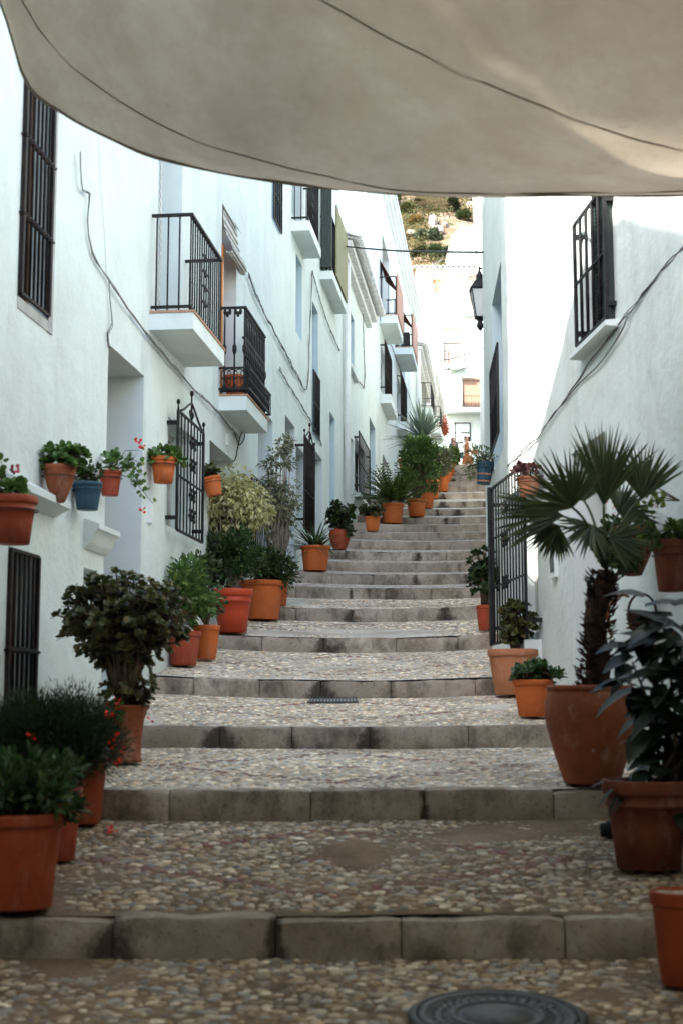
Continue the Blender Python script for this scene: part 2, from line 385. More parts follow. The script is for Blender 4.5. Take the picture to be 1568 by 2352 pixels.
def tread(i):
    d0,z0,d1,z1=tread_ends(i)
    s0=d0+(KD-.06 if i>0 else 0); m=MB(); nx=24; ny=max(3,int((d1-s0)/.25)) if i else 40
    vs=[];fs=[]
    for a in range(ny+1):
        dd=s0+(d1+.05-s0)*a/ny
        for b in range(nx+1):
            X=XL(dd)-.3+(XR(dd)+.6-XL(dd))*b/nx
            z=z0+(z1-z0)*(dd-d0)/(d1-d0)+dish(X,dd)-.006+.010*noise.noise(Vector((X*1.3,dd*1.3,i*3)))
            vs.append((X,dd,z))
    for a in range(ny):
        for b in range(nx):
            q=a*(nx+1)+b; fs.append((q,q+1,q+nx+2,q+nx+1))
    m.add(vs,fs,True)
    near=i<=6
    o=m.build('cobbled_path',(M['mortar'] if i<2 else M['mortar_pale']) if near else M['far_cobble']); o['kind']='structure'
    if not near: return
    p=MB(); p.col=[]
    step=.041 if i<2 else (.042 if i<4 else .05)
    dd=(4.3 if i==0 else s0+.06)+.015
    pal=[(.40,.30,.19),(.32,.235,.145),(.50,.41,.29),(.22,.20,.17),(.34,.24,.135),(.58,.50,.38),(.20,.14,.085),(.40,.33,.24),(.28,.27,.24)]
    seg,ring=((7,4) if i<2 else (6,3))
    while dd<d1-.02:
        X=XL(dd)+.03; 
        while X<XR(dd)-.03:
            x=X+U(-.014,.014); y=dd+U(-.014,.014)
            mh=math.hypot(x-MANHOLE[0],y-MANHOLE[1])<.34
            gr=abs(x-GRATE[0])<.23 and abs(y-GRATE[1])<.30
            cover=noise.noise(Vector((x*1.1,y*1.1,4.3)))+.35*noise.noise(Vector((x*4,y*4,1.3)))           # patches where mortar covers the stones
            sink=(.0 if i<2 else .004) if cover<.34 else (cover-.34)*.05+(.0 if i<2 else .004)
            if not mh and not gr and (R()>(.13 if i<2 else .06)) and y<d1:
                a=U(.014,.038)*(1.08 if i<2 else 1.2); b=a*U(.5,.8); h=U(.003,.008) if i<2 else U(.002,.007)
                if R()<.05: a*=1.35;b*=1.3
                z=z0+(z1-z0)*(y-d0)/(d1-d0)+dish(x,y)+.010*noise.noise(Vector((x*1.3,y*1.3,i*3)))+(-.0115 if i<2 else -.009)-sink
                th=U(-.7,.7); ti=Vector((math.cos(th),math.sin(th),U(-.12,.12))).normalized(); tk=Vector((-math.sin(th),math.cos(th),U(-.12,.12))).normalized()
                nv=len(p.v); p.blob((x,y,z),(a,b,h+.008),seg,ring,.10,(ti,tk,ti.cross(tk).normalized()))
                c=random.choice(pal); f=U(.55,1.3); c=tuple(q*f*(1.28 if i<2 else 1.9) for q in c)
                if diamond(x,y,i) and R()<.62: c=(U(.17,.27),U(.075,.11),U(.06,.09))
                p.col.extend([*c,1.0]*(len(p.v)-nv))
            X+=step*U(.95,1.45)
        dd+=step*.78
    o=p.build('pebbles',M['cobble']); o['kind']='stuff'; o['label']='river pebbles set in mortar on a step tread'; o['category']='pebbles'
for i,(d,zb,zt) in enumerate(STEPS): kerb(i,d,zb,zt)
for i in range(len(STEPS)+1): tread(i)
# far ground: one sheet that reaches the horizon, under and around the village, rising into the hill
def hill_z(X,d):
    f=max(0,d-96); n=noise.noise(Vector((X*.03,d*.03,1.7)))*6+noise.noise(Vector((X*.11,d*.11,5.1)))*2.2+noise.noise(Vector((X*.4,d*.4,2.2)))*.6
    h=12.5+f*.86*(1 if f<110 else 110/f+ (f-110)/f*.4)
    return h+n*min(1,f/25)
def ground():
    m=MB(); xs=[-900,-400,-200,-120,-80,-60,-45,-35,-28]+[-24+2*k for k in range(45)]+[70,85,110,150,220,420,900]
    ys=[-600,-200,-60,-20,0,10,20,30,40,50,60,70,80,90]+[94+2.0*k for k in range(48)]+[195,210,240,300,420,700]
    vs=[(x,y,(hill_z(x,y) if y>90 else min(gz(max(-9,y))-2.4,12)-(abs(y+9)*.02 if y<-9 else 0))) for y in ys for x in xs]; n=len(xs)
    m.add(vs,[(j*n+i,j*n+i+1,(j+1)*n+i+1,(j+1)*n+i) for j in range(len(ys)-1) for i in range(n-1)],True)
    mm,nt,b,_=base('hill soil',.95,.1); v=coords(nt)
    c=ramp(nt,noi(nt,v,.16,8,.65),[(.34,(.06,.052,.02)),(.46,(.15,.10,.05)),(.58,(.25,.175,.12)),(.72,(.32,.25,.19))])
    c=mix(nt,c,(.07,.085,.03),ramp(nt,noi(nt,v,.5,7,.7),[(.48,(0,0,0)),(.6,(.9,)*3)]))
    nt.links.new(c,b.inputs['Base Color']); bump(nt,b,noi(nt,v,1.1,8,.7),1,.6)
    o=m.build('hillside',mm); o['kind']='structure'
ground()
# ================================================================== HOUSES
def facade(m,W,d0,d1,z0,z1,holes,amp=.012,cell=.34,seed=0,ztop=None):
    ds={d0,d1}; zs={z0,z1}
    for h in holes: ds|={max(d0,h[0]),min(d1,h[1])}; zs|={max(z0,h[2]),min(z1,h[3])}
    def fill(S,c):
        S=sorted(S); o=[S[0]]
        for a,b in zip(S,S[1:]):
            if b-a<1e-6: continue
            n=max(1,int((b-a)/c)); o+= [a+(b-a)*k/n for k in range(1,n+1)]
        return o
    D=fill(ds,cell); Z=fill(zs,cell)
    def disp(d,z):
        e=9
        for h in holes:
            dx=max(h[0]-d,0,d-h[1]); dz=max(h[2]-z,0,z-h[3]); e=min(e,math.hypot(dx,dz))
        e=min(e,d-d0,d1-d); k=min(1,max(0,e/.3))
        return amp*k*(noise.noise(Vector((d*.9+seed,z*.9,seed*1.7)))*1.5+noise.noise(Vector((d*2.6,z*2.6,seed+3)))*.6)
    idx={}; vs=[]; fs=[]
    def vid(i,j):
        if (i,j) not in idx:
            idx[(i,j)]=len(vs); vs.append(W.pt(D[i],disp(D[i],Z[j]),Z[j]))
        return idx[(i,j)]
    for i in range(len(D)-1):
        for j in range(len(Z)-1):
            c=((D[i]+D[i+1])/2,(Z[j]+Z[j+1])/2)
            if any(h[0]<c[0]<h[1] and h[2]<c[1]<h[3] for h in holes): continue
            if ztop and c[1]>ztop(c[0]): continue
            fs.append((vid(i,j),vid(i+1,j),vid(i+1,j+1),vid(i,j+1)))
    m.add(vs,fs,True)
def reveal(W,h,depth,mat,parent):
    m=MB(); a,b,c,e=h[:4]; p=lambda d,o,z:W.pt(d,o,z); q=-depth
    m.quad(p(a,0,c),p(a,q,c),p(a,q,e),p(a,0,e)); m.quad(p(b,0,c),p(b,q,c),p(b,q,e),p(b,0,e))
    m.quad(p(a,0,e),p(b,0,e),p(b,q,e),p(a,q,e)); m.quad(p(a,0,c),p(b,0,c),p(b,q,c),p(a,q,c))
    return m.build('reveal',mat,parent)
def door_leaf(W,h,depth,mat,parent,name='door'):
    a,b,c,e=h[:4]; m=MB(); q=-depth-.002
    m.wbox(W,a,b,q-.05,q,c,e)
    w=(b-a)
    for k in range(2):
        for zz in range(3):
            d0=a+w*(.08+.46*k); d1=d0+w*.38; z0=c+(e-c)*(.05+.32*zz); z1=z0+(e-c)*.26
            m.wbox(W,d0,d1,q+.0003,q+.018,z0,z1)
    o=m.build(name,mat,parent); g=MB()
    g.tube([W.pt(a+w*.16,q+.02,c+1.0),W.pt(a+w*.16,q+.07,c+1.0),W.pt(a+w*.16,q+.07,c+1.12),W.pt(a+w*.16,q+.02,c+1.12)],.012,6); g.build('handle',M['iron'],o)
    return o
def window_unit(W,h,depth,parent,frame=None,glass=None,mull=1):
    a,b,c,e=h[:4]; q=-depth-.002; m=MB(); t=.06
    m.wbox(W,a,b,q-.05,q,c,c+t); m.wbox(W,a,b,q-.05,q,e-t,e); m.wbox(W,a,a+t,q-.05,q,c+t,e-t); m.wbox(W,b-t,b,q-.05,q,c+t,e-t)
    for k in range(mull):
        x=a+(b-a)*(k+1)/(mull+1); m.wbox(W,x-.03,x+.03,q-.05,q+.004,c+t,e-t)
    zm=c+(e-c)*.55; m.wbox(W,a+t,b-t,q-.045,q-.004,zm-.02,zm+.02)
    o=m.build('window',frame or M['wood'],parent)
    g=MB(); g.wbox(W,a+t*.9,b-t*.9,q-.04,q-.03,c+t*.9,e-t*.9); g.build('pane',glass or M['glass'],o)
    return o
def spiral(m,W,d,o,z,r,turns,sgn,rad):
    pts=[]
    for k in range(15):
        f=k/14; an=turns*2*math.pi*f; rr=r*(1-.8*f); pts.append(W.pt(d+sgn*rr*math.cos(an),o,z+rr*math.sin(an)))
    m.tube(pts,rad,4)
def grille(W,a,b,c,e,o,nb,parent,mat=None,rows=(.5,),ornate=False,brackets=True,crown=False,rad=.008,twist=False,name='window_grille',sides=True,base_o=0):
    m=MB(); f=.02
    for d in (a,b): m.wbox(W,d-f,d+f,o-.012,o+.012,c,e)
    for z in [c,e]: m.wbox(W,a,b,o-.010,o+.010,z-.012,z+.012)
    for r in rows:
        z=c+(e-c)*r
        if twist:
            for ph in (0,math.pi):
                m.tube([W.pt(a-.04+(b-a+.08)*k/40,o+.014*math.cos(k*1.1+ph),z+.014*math.sin(k*1.1+ph)) for k in range(41)],.010,5)
        else: m.wbox(W,a,b,o-.009,o+.009,z-.008,z+.008)
    for k in range(1,nb):
        d=a+(b-a)*k/nb; m.tube([W.pt(d,o,c),W.pt(d,o,e)],rad,5)
        if ornate and k in (nb//2,nb//2+1):
            for zz in (.18,.36,.62,.82):
                z=c+(e-c)*zz
                for s in (-1,1): spiral(m,W,d+s*.035,o+.006,z+.04,.035,1.2,s,.006); spiral(m,W,d+s*.03,o+.006,z-.045,.028,1.2,-s,.006)
                m.blob(W.pt(d,o,z),(.022,.022,.03),6,4)
    if brackets and o>.05:
        for z in (c+(e-c)*.1,c+(e-c)*.9):
            for d in (a,b): m.wbox(W,d-.025,d+.025,base_o-.01,o,z-.018,z+.018)
    if crown:
        mid=(a+b)/2
        m.tube([W.pt(a,o,e),W.pt(a,o,e+.08)],[.012,.006],5); m.tube([W.pt(b,o,e),W.pt(b,o,e+.08)],[.012,.006],5)
        m.blob(W.pt(a,o,e+.09),(.02,.02,.03),6,4); m.blob(W.pt(b,o,e+.09),(.02,.02,.03),6,4)
        for s in (-1,1):
            m.tube([W.pt(mid+s*(b-a)*.48,o,e),W.pt(mid+s*(b-a)*.3,o,e+.06),W.pt(mid+s*(b-a)*.1,o,e+.16),W.pt(mid,o,e+.2)],.012,5)
            spiral(m,W,mid+s*.05,o,e+.07,.05,1.2,s,.009)
        m.tube([W.pt(mid,o,e),W.pt(mid,o,e+.3)],[.014,.008],5); m.blob(W.pt(mid,o,e+.3),(.022,.022,.035),6,4)
    return m.build(name,mat or M['iron'],parent)
def railing(W,a,b,proj,z0,z1,gap,parent,mat=None,style=0,o0=0):
    m=MB(); mid=None
    o=o0+proj-.03
    def line(z,w=.015,t=.012):
        m.wbox(W,a,b,o-w,o+w,z-t,z+t); m.wbox(W,a,a+2*w,o0,o-w,z-t,z+t); m.wbox(W,b-2*w,b,o0,o-w,z-t,z+t)
    line(z1,.02,.012); line(z0+.04)
    if style==0: line(z0+(z1-z0)*.62,.008,.008) if False else None
    n=max(3,int((b-a)/gap)); ns=max(1,int(proj/(gap*1.7)))
    P=[(a+(b-a)*k/n,o,True) for k in range(0,n+1)]+[(dd,o0+.05+(o-o0-.05)*k/(ns+1),False) for dd in (a+.015,b-.015) for k in range(0,ns+1)]
    for d,oo,fr in P:
        d=min(max(d,a+.015),b-.015)
        if style==1:
            m.tube([W.pt(d,oo,z0+.04),W.pt(d,oo,z0+.08),W.pt(d,oo,z0+.12),W.pt(d,oo,z0+(z1-z0)*.45),W.pt(d,oo,z0+(z1-z0)*.5),W.pt(d,oo,z0+(z1-z0)*.55),W.pt(d,oo,z0+(z1-z0)*.58),W.pt(d,oo,z1)],[.010,.024,.012,.010,.026,.026,.012,.009],6)
        else: m.tube([W.pt(d,oo,z0),W.pt(d,oo,z1)],.0085,5)
    if style==0:
        d=a+(b-a)*.45
        for zz in (.25,.42,.58,.75):
            z=z0+(z1-z0)*zz
            for s in (-1,1): spiral(m,W,d+s*.045,o+.004,z,.045,1.2,s,.008)
    if style==1:     # scrolled frieze, hanging leaves under the rail and a flower shelf round the foot
        zz=z0+(z1-z0)*.56; m.wbox(W,a,b,o-.008,o+.008,zz-.11,zz-.09); m.wbox(W,a,b,o-.008,o+.008,zz+.09,zz+.11)
        for k in range(n):
            d=a+(b-a)*(k+.5)/n
            for s in (-1,1): spiral(m,W,d,o+.004,zz+s*.045,.042,1.1,s,.0065)
            for s in (-1,0,1): m.blob(W.pt(d+s*.03,o,z1-.05-.02*(s==0)),(.014,.014,.028),6,4)
        for k in (.28,.72):
            oo=o0+(o-o0)*k
            for s in (-1,0,1): m.blob(W.pt(a+.012,oo+s*.03,z1-.05-.03*(s==0)),(.02,.022,.04),6,4)
        b0=z0+.05; b1=z0+.30; x=.07
        for z in (b0,b1): m.wbox(W,a-x,b+x,o+x-.01,o+x+.01,z-.012,z+.012); m.wbox(W,a-x,a-x+.02,o0+.0,o+x-.01,z-.012,z+.012); m.wbox(W,b+x-.02,b+x,o0,o+x-.01,z-.012,z+.012)
        def ring(cf,r):
            m.tube([cf(r*math.cos(t*math.pi/8),r*math.sin(t*math.pi/8)) for t in range(17)],.0062,4,False)
        for k in range(18):
            d=a-x+(b-a+2*x)*(k+.5)/18
            ring(lambda u,v:W.pt(d+u,o+x,(b0+b1)/2+.05+v),.06); ring(lambda u,v:W.pt(d+u,o+x,(b0+b1)/2-.05+v),.06)
        for k in range(4):
            oo=o0+.05+(o+x-o0-.05)*(k+.5)/4
            ring(lambda u,v:W.pt(a-x,oo+u,(b0+b1)/2+.045+v),.06); ring(lambda u,v:W.pt(a-x,oo+u,(b0+b1)/2-.045+v),.06)
    return m.build('railing',mat or M['iron'],parent)
def balcony(W,a,b,proj,zb,th,zr,parent,gap=.105,style=0,mat=None,slab=None,o0=0,tile=True):
    m=MB(); m.wbox(W,a,b,o0-.05,o0+proj,zb,zb+th)
    o=m.build('balcony',slab or M['slab'],parent)
    if tile:
        t=MB(); t.wbox(W,a-.012,b+.012,o0,o0+proj+.012,zb+th+.001,zb+th+.022); t.build('floor_tiles',M['tile'],o)
    railing(W,a+.03,b-.03,proj-.01,zb+th+.03,zr,gap,o,mat,style,o0)
    return o
def eaves(m,W,d0,d1,z,over=.35,back=2.2,slope=.32,pitch=.2,r=.075,o0=0):
    m.wbox(W,d0,d1,o0-.02,o0+over*.35,z-.30,z-.16); m.wbox(W,d0,d1,o0-.02,o0+over*.65,z-.16,z-.03)
    m.hexa([W.pt(d0,o0+over*.95,z-.03),W.pt(d1,o0+over*.95,z-.03),W.pt(d1,-back,z-.03+slope*(back+over)),W.pt(d0,-back,z-.03+slope*(back+over)),
            W.pt(d0,o0+over*.95,z+.0),W.pt(d1,o0+over*.95,z+.0),W.pt(d1,-back,z+slope*(back+over)),W.pt(d0,-back,z+slope*(back+over))])
    n=int((d1-d0)/pitch)
    for k in range(n+1):
        d=d0+(d1-d0)*k/n; vs=[];N=7
        for (oo,zz,rr) in ((o0+over+.05,z+.0,r),(o0-back,z+slope*(back+over),r*.9)):
            for j in range(N):
                an=math.pi*j/(N-1); vs.append(W.pt(d+rr*math.cos(an),oo,zz+rr*1.15*math.sin(an)))
            for j in range(N):
                an=math.pi*j/(N-1); vs.append(W.pt(d+rr*.72*math.cos(an),oo,zz+rr*.8*math.sin(an)))
        fs=[]
        for j in range(N-1):
            fs.append((j,j+1,2*N+j+1,2*N+j)); fs.append((N+j,3*N+j,3*N+j+1,N+j+1)); fs.append((j,N+j,N+j+1,j+1))
        m.add(vs,fs,True)
def house_shell(W,d0,d1,z0,z1,holes,root,depth=7,amp=.012,seed=0,mat=None,ends=(True,True),name='wall',low=None):
    m=MB(); facade(m,W,d0,d1,z0,z1,holes,amp,seed=seed)
    for e,d in zip(ends,(d0,d1)):
        if e: m.quad(W.pt(d,0,z0),W.pt(d,-depth,z0),W.pt(d,-depth,z1),W.pt(d,0,z1))
    m.quad(W.pt(d0,-depth,z0),W.pt(d1,-depth,z0),W.pt(d1,-depth,z1),W.pt(d0,-depth,z1))
    m.quad(W.pt(d0,0,z1),W.pt(d1,0,z1),W.pt(d1,-depth,z1),W.pt(d0,-depth,z1))
    return m.build(name,mat or M['plaster'],root)
def hl(W,x0,x1,yt,yb=None,zb=None,o=0):     # an opening from where its edges stand on the wall
    a,zt=W.hit(x0,yt,o); b,_=W.hit(x1,yt,o)
    if zb is None: zb=W.hit(x0,yb,o)[1]
    if a>b: a,b=b,a
    return [a,b,zb,zt]
# ---------------------------------------------------------------- left row
class FWall:                    # a wall that faces down the street
    def __init__(s,D): s.D=D
    def pt(s,u,o,z): return Vector((u,s.D-o,z))
    def hit(s,x,y,o=0): p=at(x,y,s.D-o); return (p.x,p.z)
def H(name,d,label): return empty('house',LW.pt(d,0,gz(d)),label,'house') if True else None
def reparent_fix(root):         # parts were modelled in street coordinates: bring them into the thing's own frame
    inv=-root.location
    for c in root.children:
        for v in c.data.vertices: v.co+=inv
        for g in c.children:
            for v in g.data.vertices: v.co+=inv
            for k in g.children:
                for v in k.data.vertices: v.co+=inv
DOORMATS=['wood','green_wood','wood','blind']
def opening(W,h,root,kind='door',depth=.45,rm='reveal',mat='wood',mull=1):
    reveal(W,h,depth,M[rm],root)
    if kind=='door': return door_leaf(W,h,depth,M[mat],root)
    return window_unit(W,h,depth,root,M[mat],mull=mull)
# H1: low gabled house beside the camera, roof unseen, its outline shaped to throw the right wall's shadow
h=H('house',6,'white gabled house at the left frame edge, almost wholly hidden above the awning')
m=MB(); prof=[(9.05,-3),(9.05,6.1),(8.66,6.56),(7.87,7.1),(6.74,7.98),(5.64,8.74),(4.85,8.98),(4.15,9.08),(3.2,8.93),(2.44,8.85),(1.6,8.8),(.6,8.8),(.6,8.05),(1.15,7.27),(1.62,6.88),(1.62,-3)]  # near end undercut so a sliver of sun reaches the awning
def prism(m,W,prof,o0,o1):
    n=len(prof); vs=[W.pt(d,o0,z) for d,z in prof]+[W.pt(d,o1,z) for d,z in prof]
    fs=[tuple(range(n)),tuple(range(2*n-1,n-1,-1))]+[(i,(i+1)%n,n+(i+1)%n,n+i) for i in range(n)]
    m.add(vs,fs,False)
prism(m,LW,prof,0,-7); m.build('wall',M['plaster_l' if 'plaster_l' in M else 'plaster'],h)
m=MB(); prism(m,LW,[(d,z+.005) for d,z in prof[1:13]]+[(d,z+.05) for d,z in prof[12:0:-1]],.02,-7.1); m.build('roof',M['tile_white'],h)
reparent_fix(h)
h=H('house',-3,'white house behind the camera on the left side of the street')
m=MB(); prism(m,LW,[(-16,-6),(1.0,-6),(1.0,6.6),(-16,6.6)],0,-7); m.build('wall',M['plaster'],h); m=MB(); prism(m,LW,[(-16,6.605),(1.05,6.605),(1.0,7.36),(.9,7.42),(.33,7.8),(.03,8.0),(-.15,8.12),(-.6,8.5),(-16,8.5)],.05,-7); m.build('roof',M['tile_white'],h); reparent_fix(h)  # roof outline shaped to shade the awning's upper right
# H2
h2=H('house',12,'nearest left white house with two iron balconies and a row of hung flowerpots')
hu=hl(LW,40,110,680,zb=LW.hit(40,680)[1]); hu[2]=LW.hit(40,680)[1]; hu[3]=4.75
hlow=hl(LW,20,88,1254,yb=1660)
hd1=hl(LW,250,333,790,zb=gz(12)+.12)
hn=hl(LW,193,223,1303,yb=1372)
hb1=hl(LW,367,422,300,zb=3.6); hb1[3]=6.1
hd2=hl(LW,482,538,1010,zb=gz(16)+.1)
hb2=hl(LW,511,545,466,zb=3.5)
g1a,g1t=LW.hit(408,943,.1); g1b,_=LW.hit(466,1000,.1); g1z=LW.hit(400,1214,.1)[1]
hg1=[g1a+.04,g1b-.04,g1z+.05,g1t-.05]
D2=17.75
holes=[hu,hlow,hd1,hn,hb1,hd2,hb2,hg1]
m=MB(); facade(m,LW,9.05,D2,-3,5.9,holes,.02,seed=2)
top=[[hb1[0],hb1[1],5.9,hb1[3]]]
facade(m,LW,9.44,D2,5.9,10.6,top,.016,seed=2)
hb=hb2
for (a,b,z0,z1) in ((9.44,D2,5.9,10.6),):
    m.quad(LW.pt(a,0,z0),LW.pt(a,-7,z0),LW.pt(a,-7,z1),LW.pt(a,0,z1)); m.quad(LW.pt(b,0,-3),LW.pt(b,-7,-3),LW.pt(b,-7,z1),LW.pt(b,0,z1))
    m.quad(LW.pt(a,0,z1),LW.pt(b,0,z1),LW.pt(b,-7,z1),LW.pt(a,-7,z1)); m.quad(LW.pt(a,-7,-3),LW.pt(b,-7,-3),LW.pt(b,-7,z1),LW.pt(a,-7,z1))
m.quad(LW.pt(9.05,0,5.9),LW.pt(9.44,0,5.9),LW.pt(9.44,-7,5.9),LW.pt(9.05,-7,5.9))
m.build('wall',M['plaster_l'],h2)
for hh,k,dp,rm,mt in ((hu,'w',.14,'reveal','wood'),(hlow,'w',.16,'reveal','wood'),(hd1,'door',.5,'reveal','wood'),(hb1,'door',.55,'reveal','blind'),(hd2,'door',.7,'reveal','wood'),(hb2,'door',.3,'reveal','orange_wood'),(hg1,'w',.22,'reveal','blind')):
    opening(LW,hh,h2,k,dp,rm,mt)
m=MB(); a,b,c,e=hu
m.wbox(LW,b+.0,b+.10,0,.012,c-.08,e); m.wbox(LW,a-.0,b+.10,0,.010,c-.08,c)
m.build('window_frame',noisy('grey cement band',(.34,.33,.31),(.46,.45,.43),5,.9,40,.4,.008),h2)
grille(LW,hu[0]+.02,hu[1]-.02,hu[2]+.03,hu[3],.02,7,h2,M['rust_iron'],(.28,.56,.84),twist=True,rad=.010)
grille(LW,hlow[0]+.02,hlow[1]-.02,hlow[2],hlow[3]-.02,.015,6,h2,M['rust_iron'],(.42,),twist=True,rad=.012)
reveal(LW,hn,.3,M['reveal'],h2); m=MB(); m.wbox(LW,hn[0],hn[1],-.34,-.3,hn[2],hn[3]); m.build('niche_back',M['slab'],h2)
m=MB()                          # curved plaster hood over the niche and wedge ledge over the low window
zt=LW.hit(191,1214)[1]; a=LW.hit(191,1214)[0]; b=LW.hit(245,1260)[0]-.05
vs=[];N=8
for d in (a,b):
    for k in range(N): f=k/(N-1); vs.append(LW.pt(d,.02+.11*f**.6,zt-.0-.15*(1-f)**2))
    vs.append(LW.pt(d,.13,zt+.04)); vs.append(LW.pt(d,-.02,zt+.09)); vs.append(LW.pt(d,-.02,zt-.16))
n=N+3; m.add(vs,[tuple(range(n)),tuple(range(2*n-1,n-1,-1))]+[(i,(i+1)%n,n+(i+1)%n,n+i) for i in range(n)],False); m.build('niche_hood',M['slab'],h2)
m=MB(); a=LW.hit(14,1075)[0]; b=LW.hit(118,1183)[0]+.05; z=LW.hit(60,1150)[1]
m.hexa([LW.pt(a,-.02,z-.06),LW.pt(b,-.02,z-.06),LW.pt(b,.13,z+.02),LW.pt(a,.13,z+.02),LW.pt(a,-.02,z+.15),LW.pt(b,-.02,z+.15),LW.pt(b,.13,z+.07),LW.pt(a,.13,z+.07)]); m.build('ledge',M['slab'],h2)
grille(LW,g1a,g1b,g1z,g1t,.11,8,h2,None,(.46,),ornate=True,crown=True,rad=.0085)
b1=balcony(LW,12.77,14.27,.42,3.42,.16,4.55,h2,.10,0)
b2=balcony(LW,16.06,17.53,.33,3.33,.17,4.58,h2,.115,1)
m=MB(); m.tube([LW.pt(hb1[0]+.02+.006*math.cos(k*1.4),.02+.006*math.sin(k*1.4),3.65+2.4*k/120) for k in range(121)],.010,5); m.build('twisted_cord',M['blind'],h2)
m=MB(); a,b,c,e=hb2                # rolled wooden blind hanging out of the balcony door
pr=[(.005,e-.10),(.02,e-.26),(.06,e-.40),(.11,e-.50),(.13,e-.57),(.10,e-.62),(.05,e-.60)]
for k in range(len(pr)-1): m.quad(LW.pt(a+.02,pr[k][0],pr[k][1]),LW.pt(b-.02,pr[k][0],pr[k][1]),LW.pt(b-.02,pr[k+1][0],pr[k+1][1]),LW.pt(a+.02,pr[k+1][0],pr[k+1][1]))
for k in range(10):
    f=k/9; i=min(int(f*5.99),5); g=f*5.99-i; o=pr[i][0]+(pr[i+1][0]-pr[i][0])*g; z=pr[i][1]+(pr[i+1][1]-pr[i][1])*g
    m.tube([LW.pt(a+.02,o+.006,z),LW.pt(b-.02,o+.006,z)],.012,5)
m.build('blind',M['blind'],h2)
m=MB(); m.wbox(LW,a+.01,a+.09,-.2,.012,c,e-.5); m.wbox(LW,b-.06,b-.005,-.25,-.2,c,e-.3); m.build('door_frame',M['orange_wood'],h2)
for (x,y,w,hh) in ((343,1175,.10,.22),(520,1010,.07,.14)):
    m=MB(); d,z=LW.hit(x,y); m.wbox(LW,d-w/2,d+w/2,-.01,.03,z-hh/2,z+hh/2); m.build('meter_box',M['pipe'],h2)
reparent_fix(h2)
# H3
L3=LW
h3=H('house',23,'tall white three storey house with a green cane mat on its top balcony')
W=LW; holes=[]
hs=hl(W,566,604,1092,zb=gz(18.6)+.5); hs[0]=max(hs[0],D2+.1)
d3=hl(W,601,633,0,zb=gz(20)+.05); d3[3]=W.hit(633,976)[1]
d4=hl(W,655,678,952,zb=gz(21.7)+.05)
g3a,g3t=W.hit(698,1001,.14); g3b,_=W.hit(721,1042,.14); hg3=[g3a+.1,g3b-.1,gz(23.5)+.45,g3t-.12]
d5=hl(W,720.5,740,1030,zb=gz(25)+.05); d5[0]=max(d5[0],hg3[1]+.25)
d6=hl(W,757,769,944,zb=gz(27)+.05)
u1=hl(W,626,644,300,yb=505)
u2=hl(W,680,694,581,yb=762)
u3=hl(W,717,731,690,yb=995)
u4=hl(W,671,695,300,zb=7.75); u5=hl(W,737,757,330,zb=7.95)
for q in (u1,u4,u5): q[3]=min(q[3],10.9)
holes=[hs,d3,d4,hg3,d5,d6,u1,u2,u3,u4,u5]
D3=28.3
house_shell(W,D2,D3,-2,12.2,holes,h3,amp=.014,seed=9)
for hh,k,dp,rm,mt in ((hs,'w',.2,'reveal','green_wood'),(d3,'door',.55,'reveal','wood'),(d4,'door',.55,'reveal','wood'),(hg3,'w',.2,'reveal','green_wood'),(d5,'door',.6,'reveal','wood'),(d6,'door',.5,'reveal_blue','wood'),
   (u1,'w',.3,'reveal_blue','wood'),(u2,'w',.45,'reveal_blue','blind'),(u3,'w',.45,'reveal_blue','wood'),(u4,'door',.3,'reveal','green_wood'),(u5,'door',.25,'reveal','green_wood')):
    opening(W,hh,h3,k,dp,rm,mt)
grille(W,hs[0]-.02,hs[1]+.02,hs[2],hs[3],.08,8,h3,None,(.55,),rad=.009)
grille(W,g3a,g3b,gz(23.5)+.4,g3t,.15,10,h3,M['rust_iron'],(.42,),crown=True,rad=.009)
grille(W,u1[0],u1[1],u1[2]+.02,u1[3],.03,4,h3,None,(.3,),rad=.014,brackets=False)
z=W.hit(717,850)[1]; grille(W,u3[0],u3[1],u3[2]+.02,z,.03,7,h3,None,(.5,),rad=.010,brackets=False)
balcony(W,21.6,23.05,.30,7.42,.16,8.65,h3,.09,0,tile=False)
bb=balcony(W,25.2,27.6,.24,7.72,.16,8.95,h3,.12,0,tile=False)
m=MB(); m.wbox(W,25.75,27.62,.225,.255,7.95,9.35); m.build('cane_mat',M['mat_cane'],bb)
m=MB(); m.wbox(W,25.2,25.85,.02,.06,7.95,10.6); m.wbox(W,25.2,25.24,.06,.22,7.95,9.6); m.build('shutter',M['green_wood'],h3)
m=MB(); eaves(m,W,D2,D3,12.2,.3,6); m.build('roof',M['tile_white'],h3)
reparent_fix(h3)
# H4 low house with tile eaves
h4=H('house',31,'low white house with a whitewashed tile eave between two taller houses')
D4=34.4; z4=9.55
w4=hl(W,799,813,701,yb=836); d7=hl(W,789,811,975,zb=gz(30)+.05)
g4a,g4t=W.hit(823,990,.1); g4b,_=W.hit(848,1019,.1); g4z=W.hit(823,1128,.1)[1]; g4b=min(g4b,34.25)
hg4=[g4a+.1,g4b-.1,g4z+.06,g4t-.08]
house_shell(W,D3,D4,0,z4-.1,[w4,d7,hg4],h4,amp=.014,seed=14,depth=3.0)
for hh,k,dp,rm,mt in ((w4,'w',.35,'reveal_blue','blind'),(d7,'door',.55,'reveal','wood'),(hg4,'w',.18,'reveal','green_wood')): opening(W,hh,h4,k,dp,rm,mt)
grille(W,g4a,g4b,g4z,g4t,.11,10,h4,M['rust_iron'],(.5,),rad=.010)
m=MB(); m.wbox(W,hg4[0]-.1,hg4[1]+.1,0,.14,g4z-.12,g4z-.03); m.build('window_sill',M['slab'],h4); m=MB(); m.wbox(W,w4[0]-.12,w4[1]+.12,0,.10,w4[2]-.10,w4[2]-.01); m.build('window_sill',M['slab'],h4)
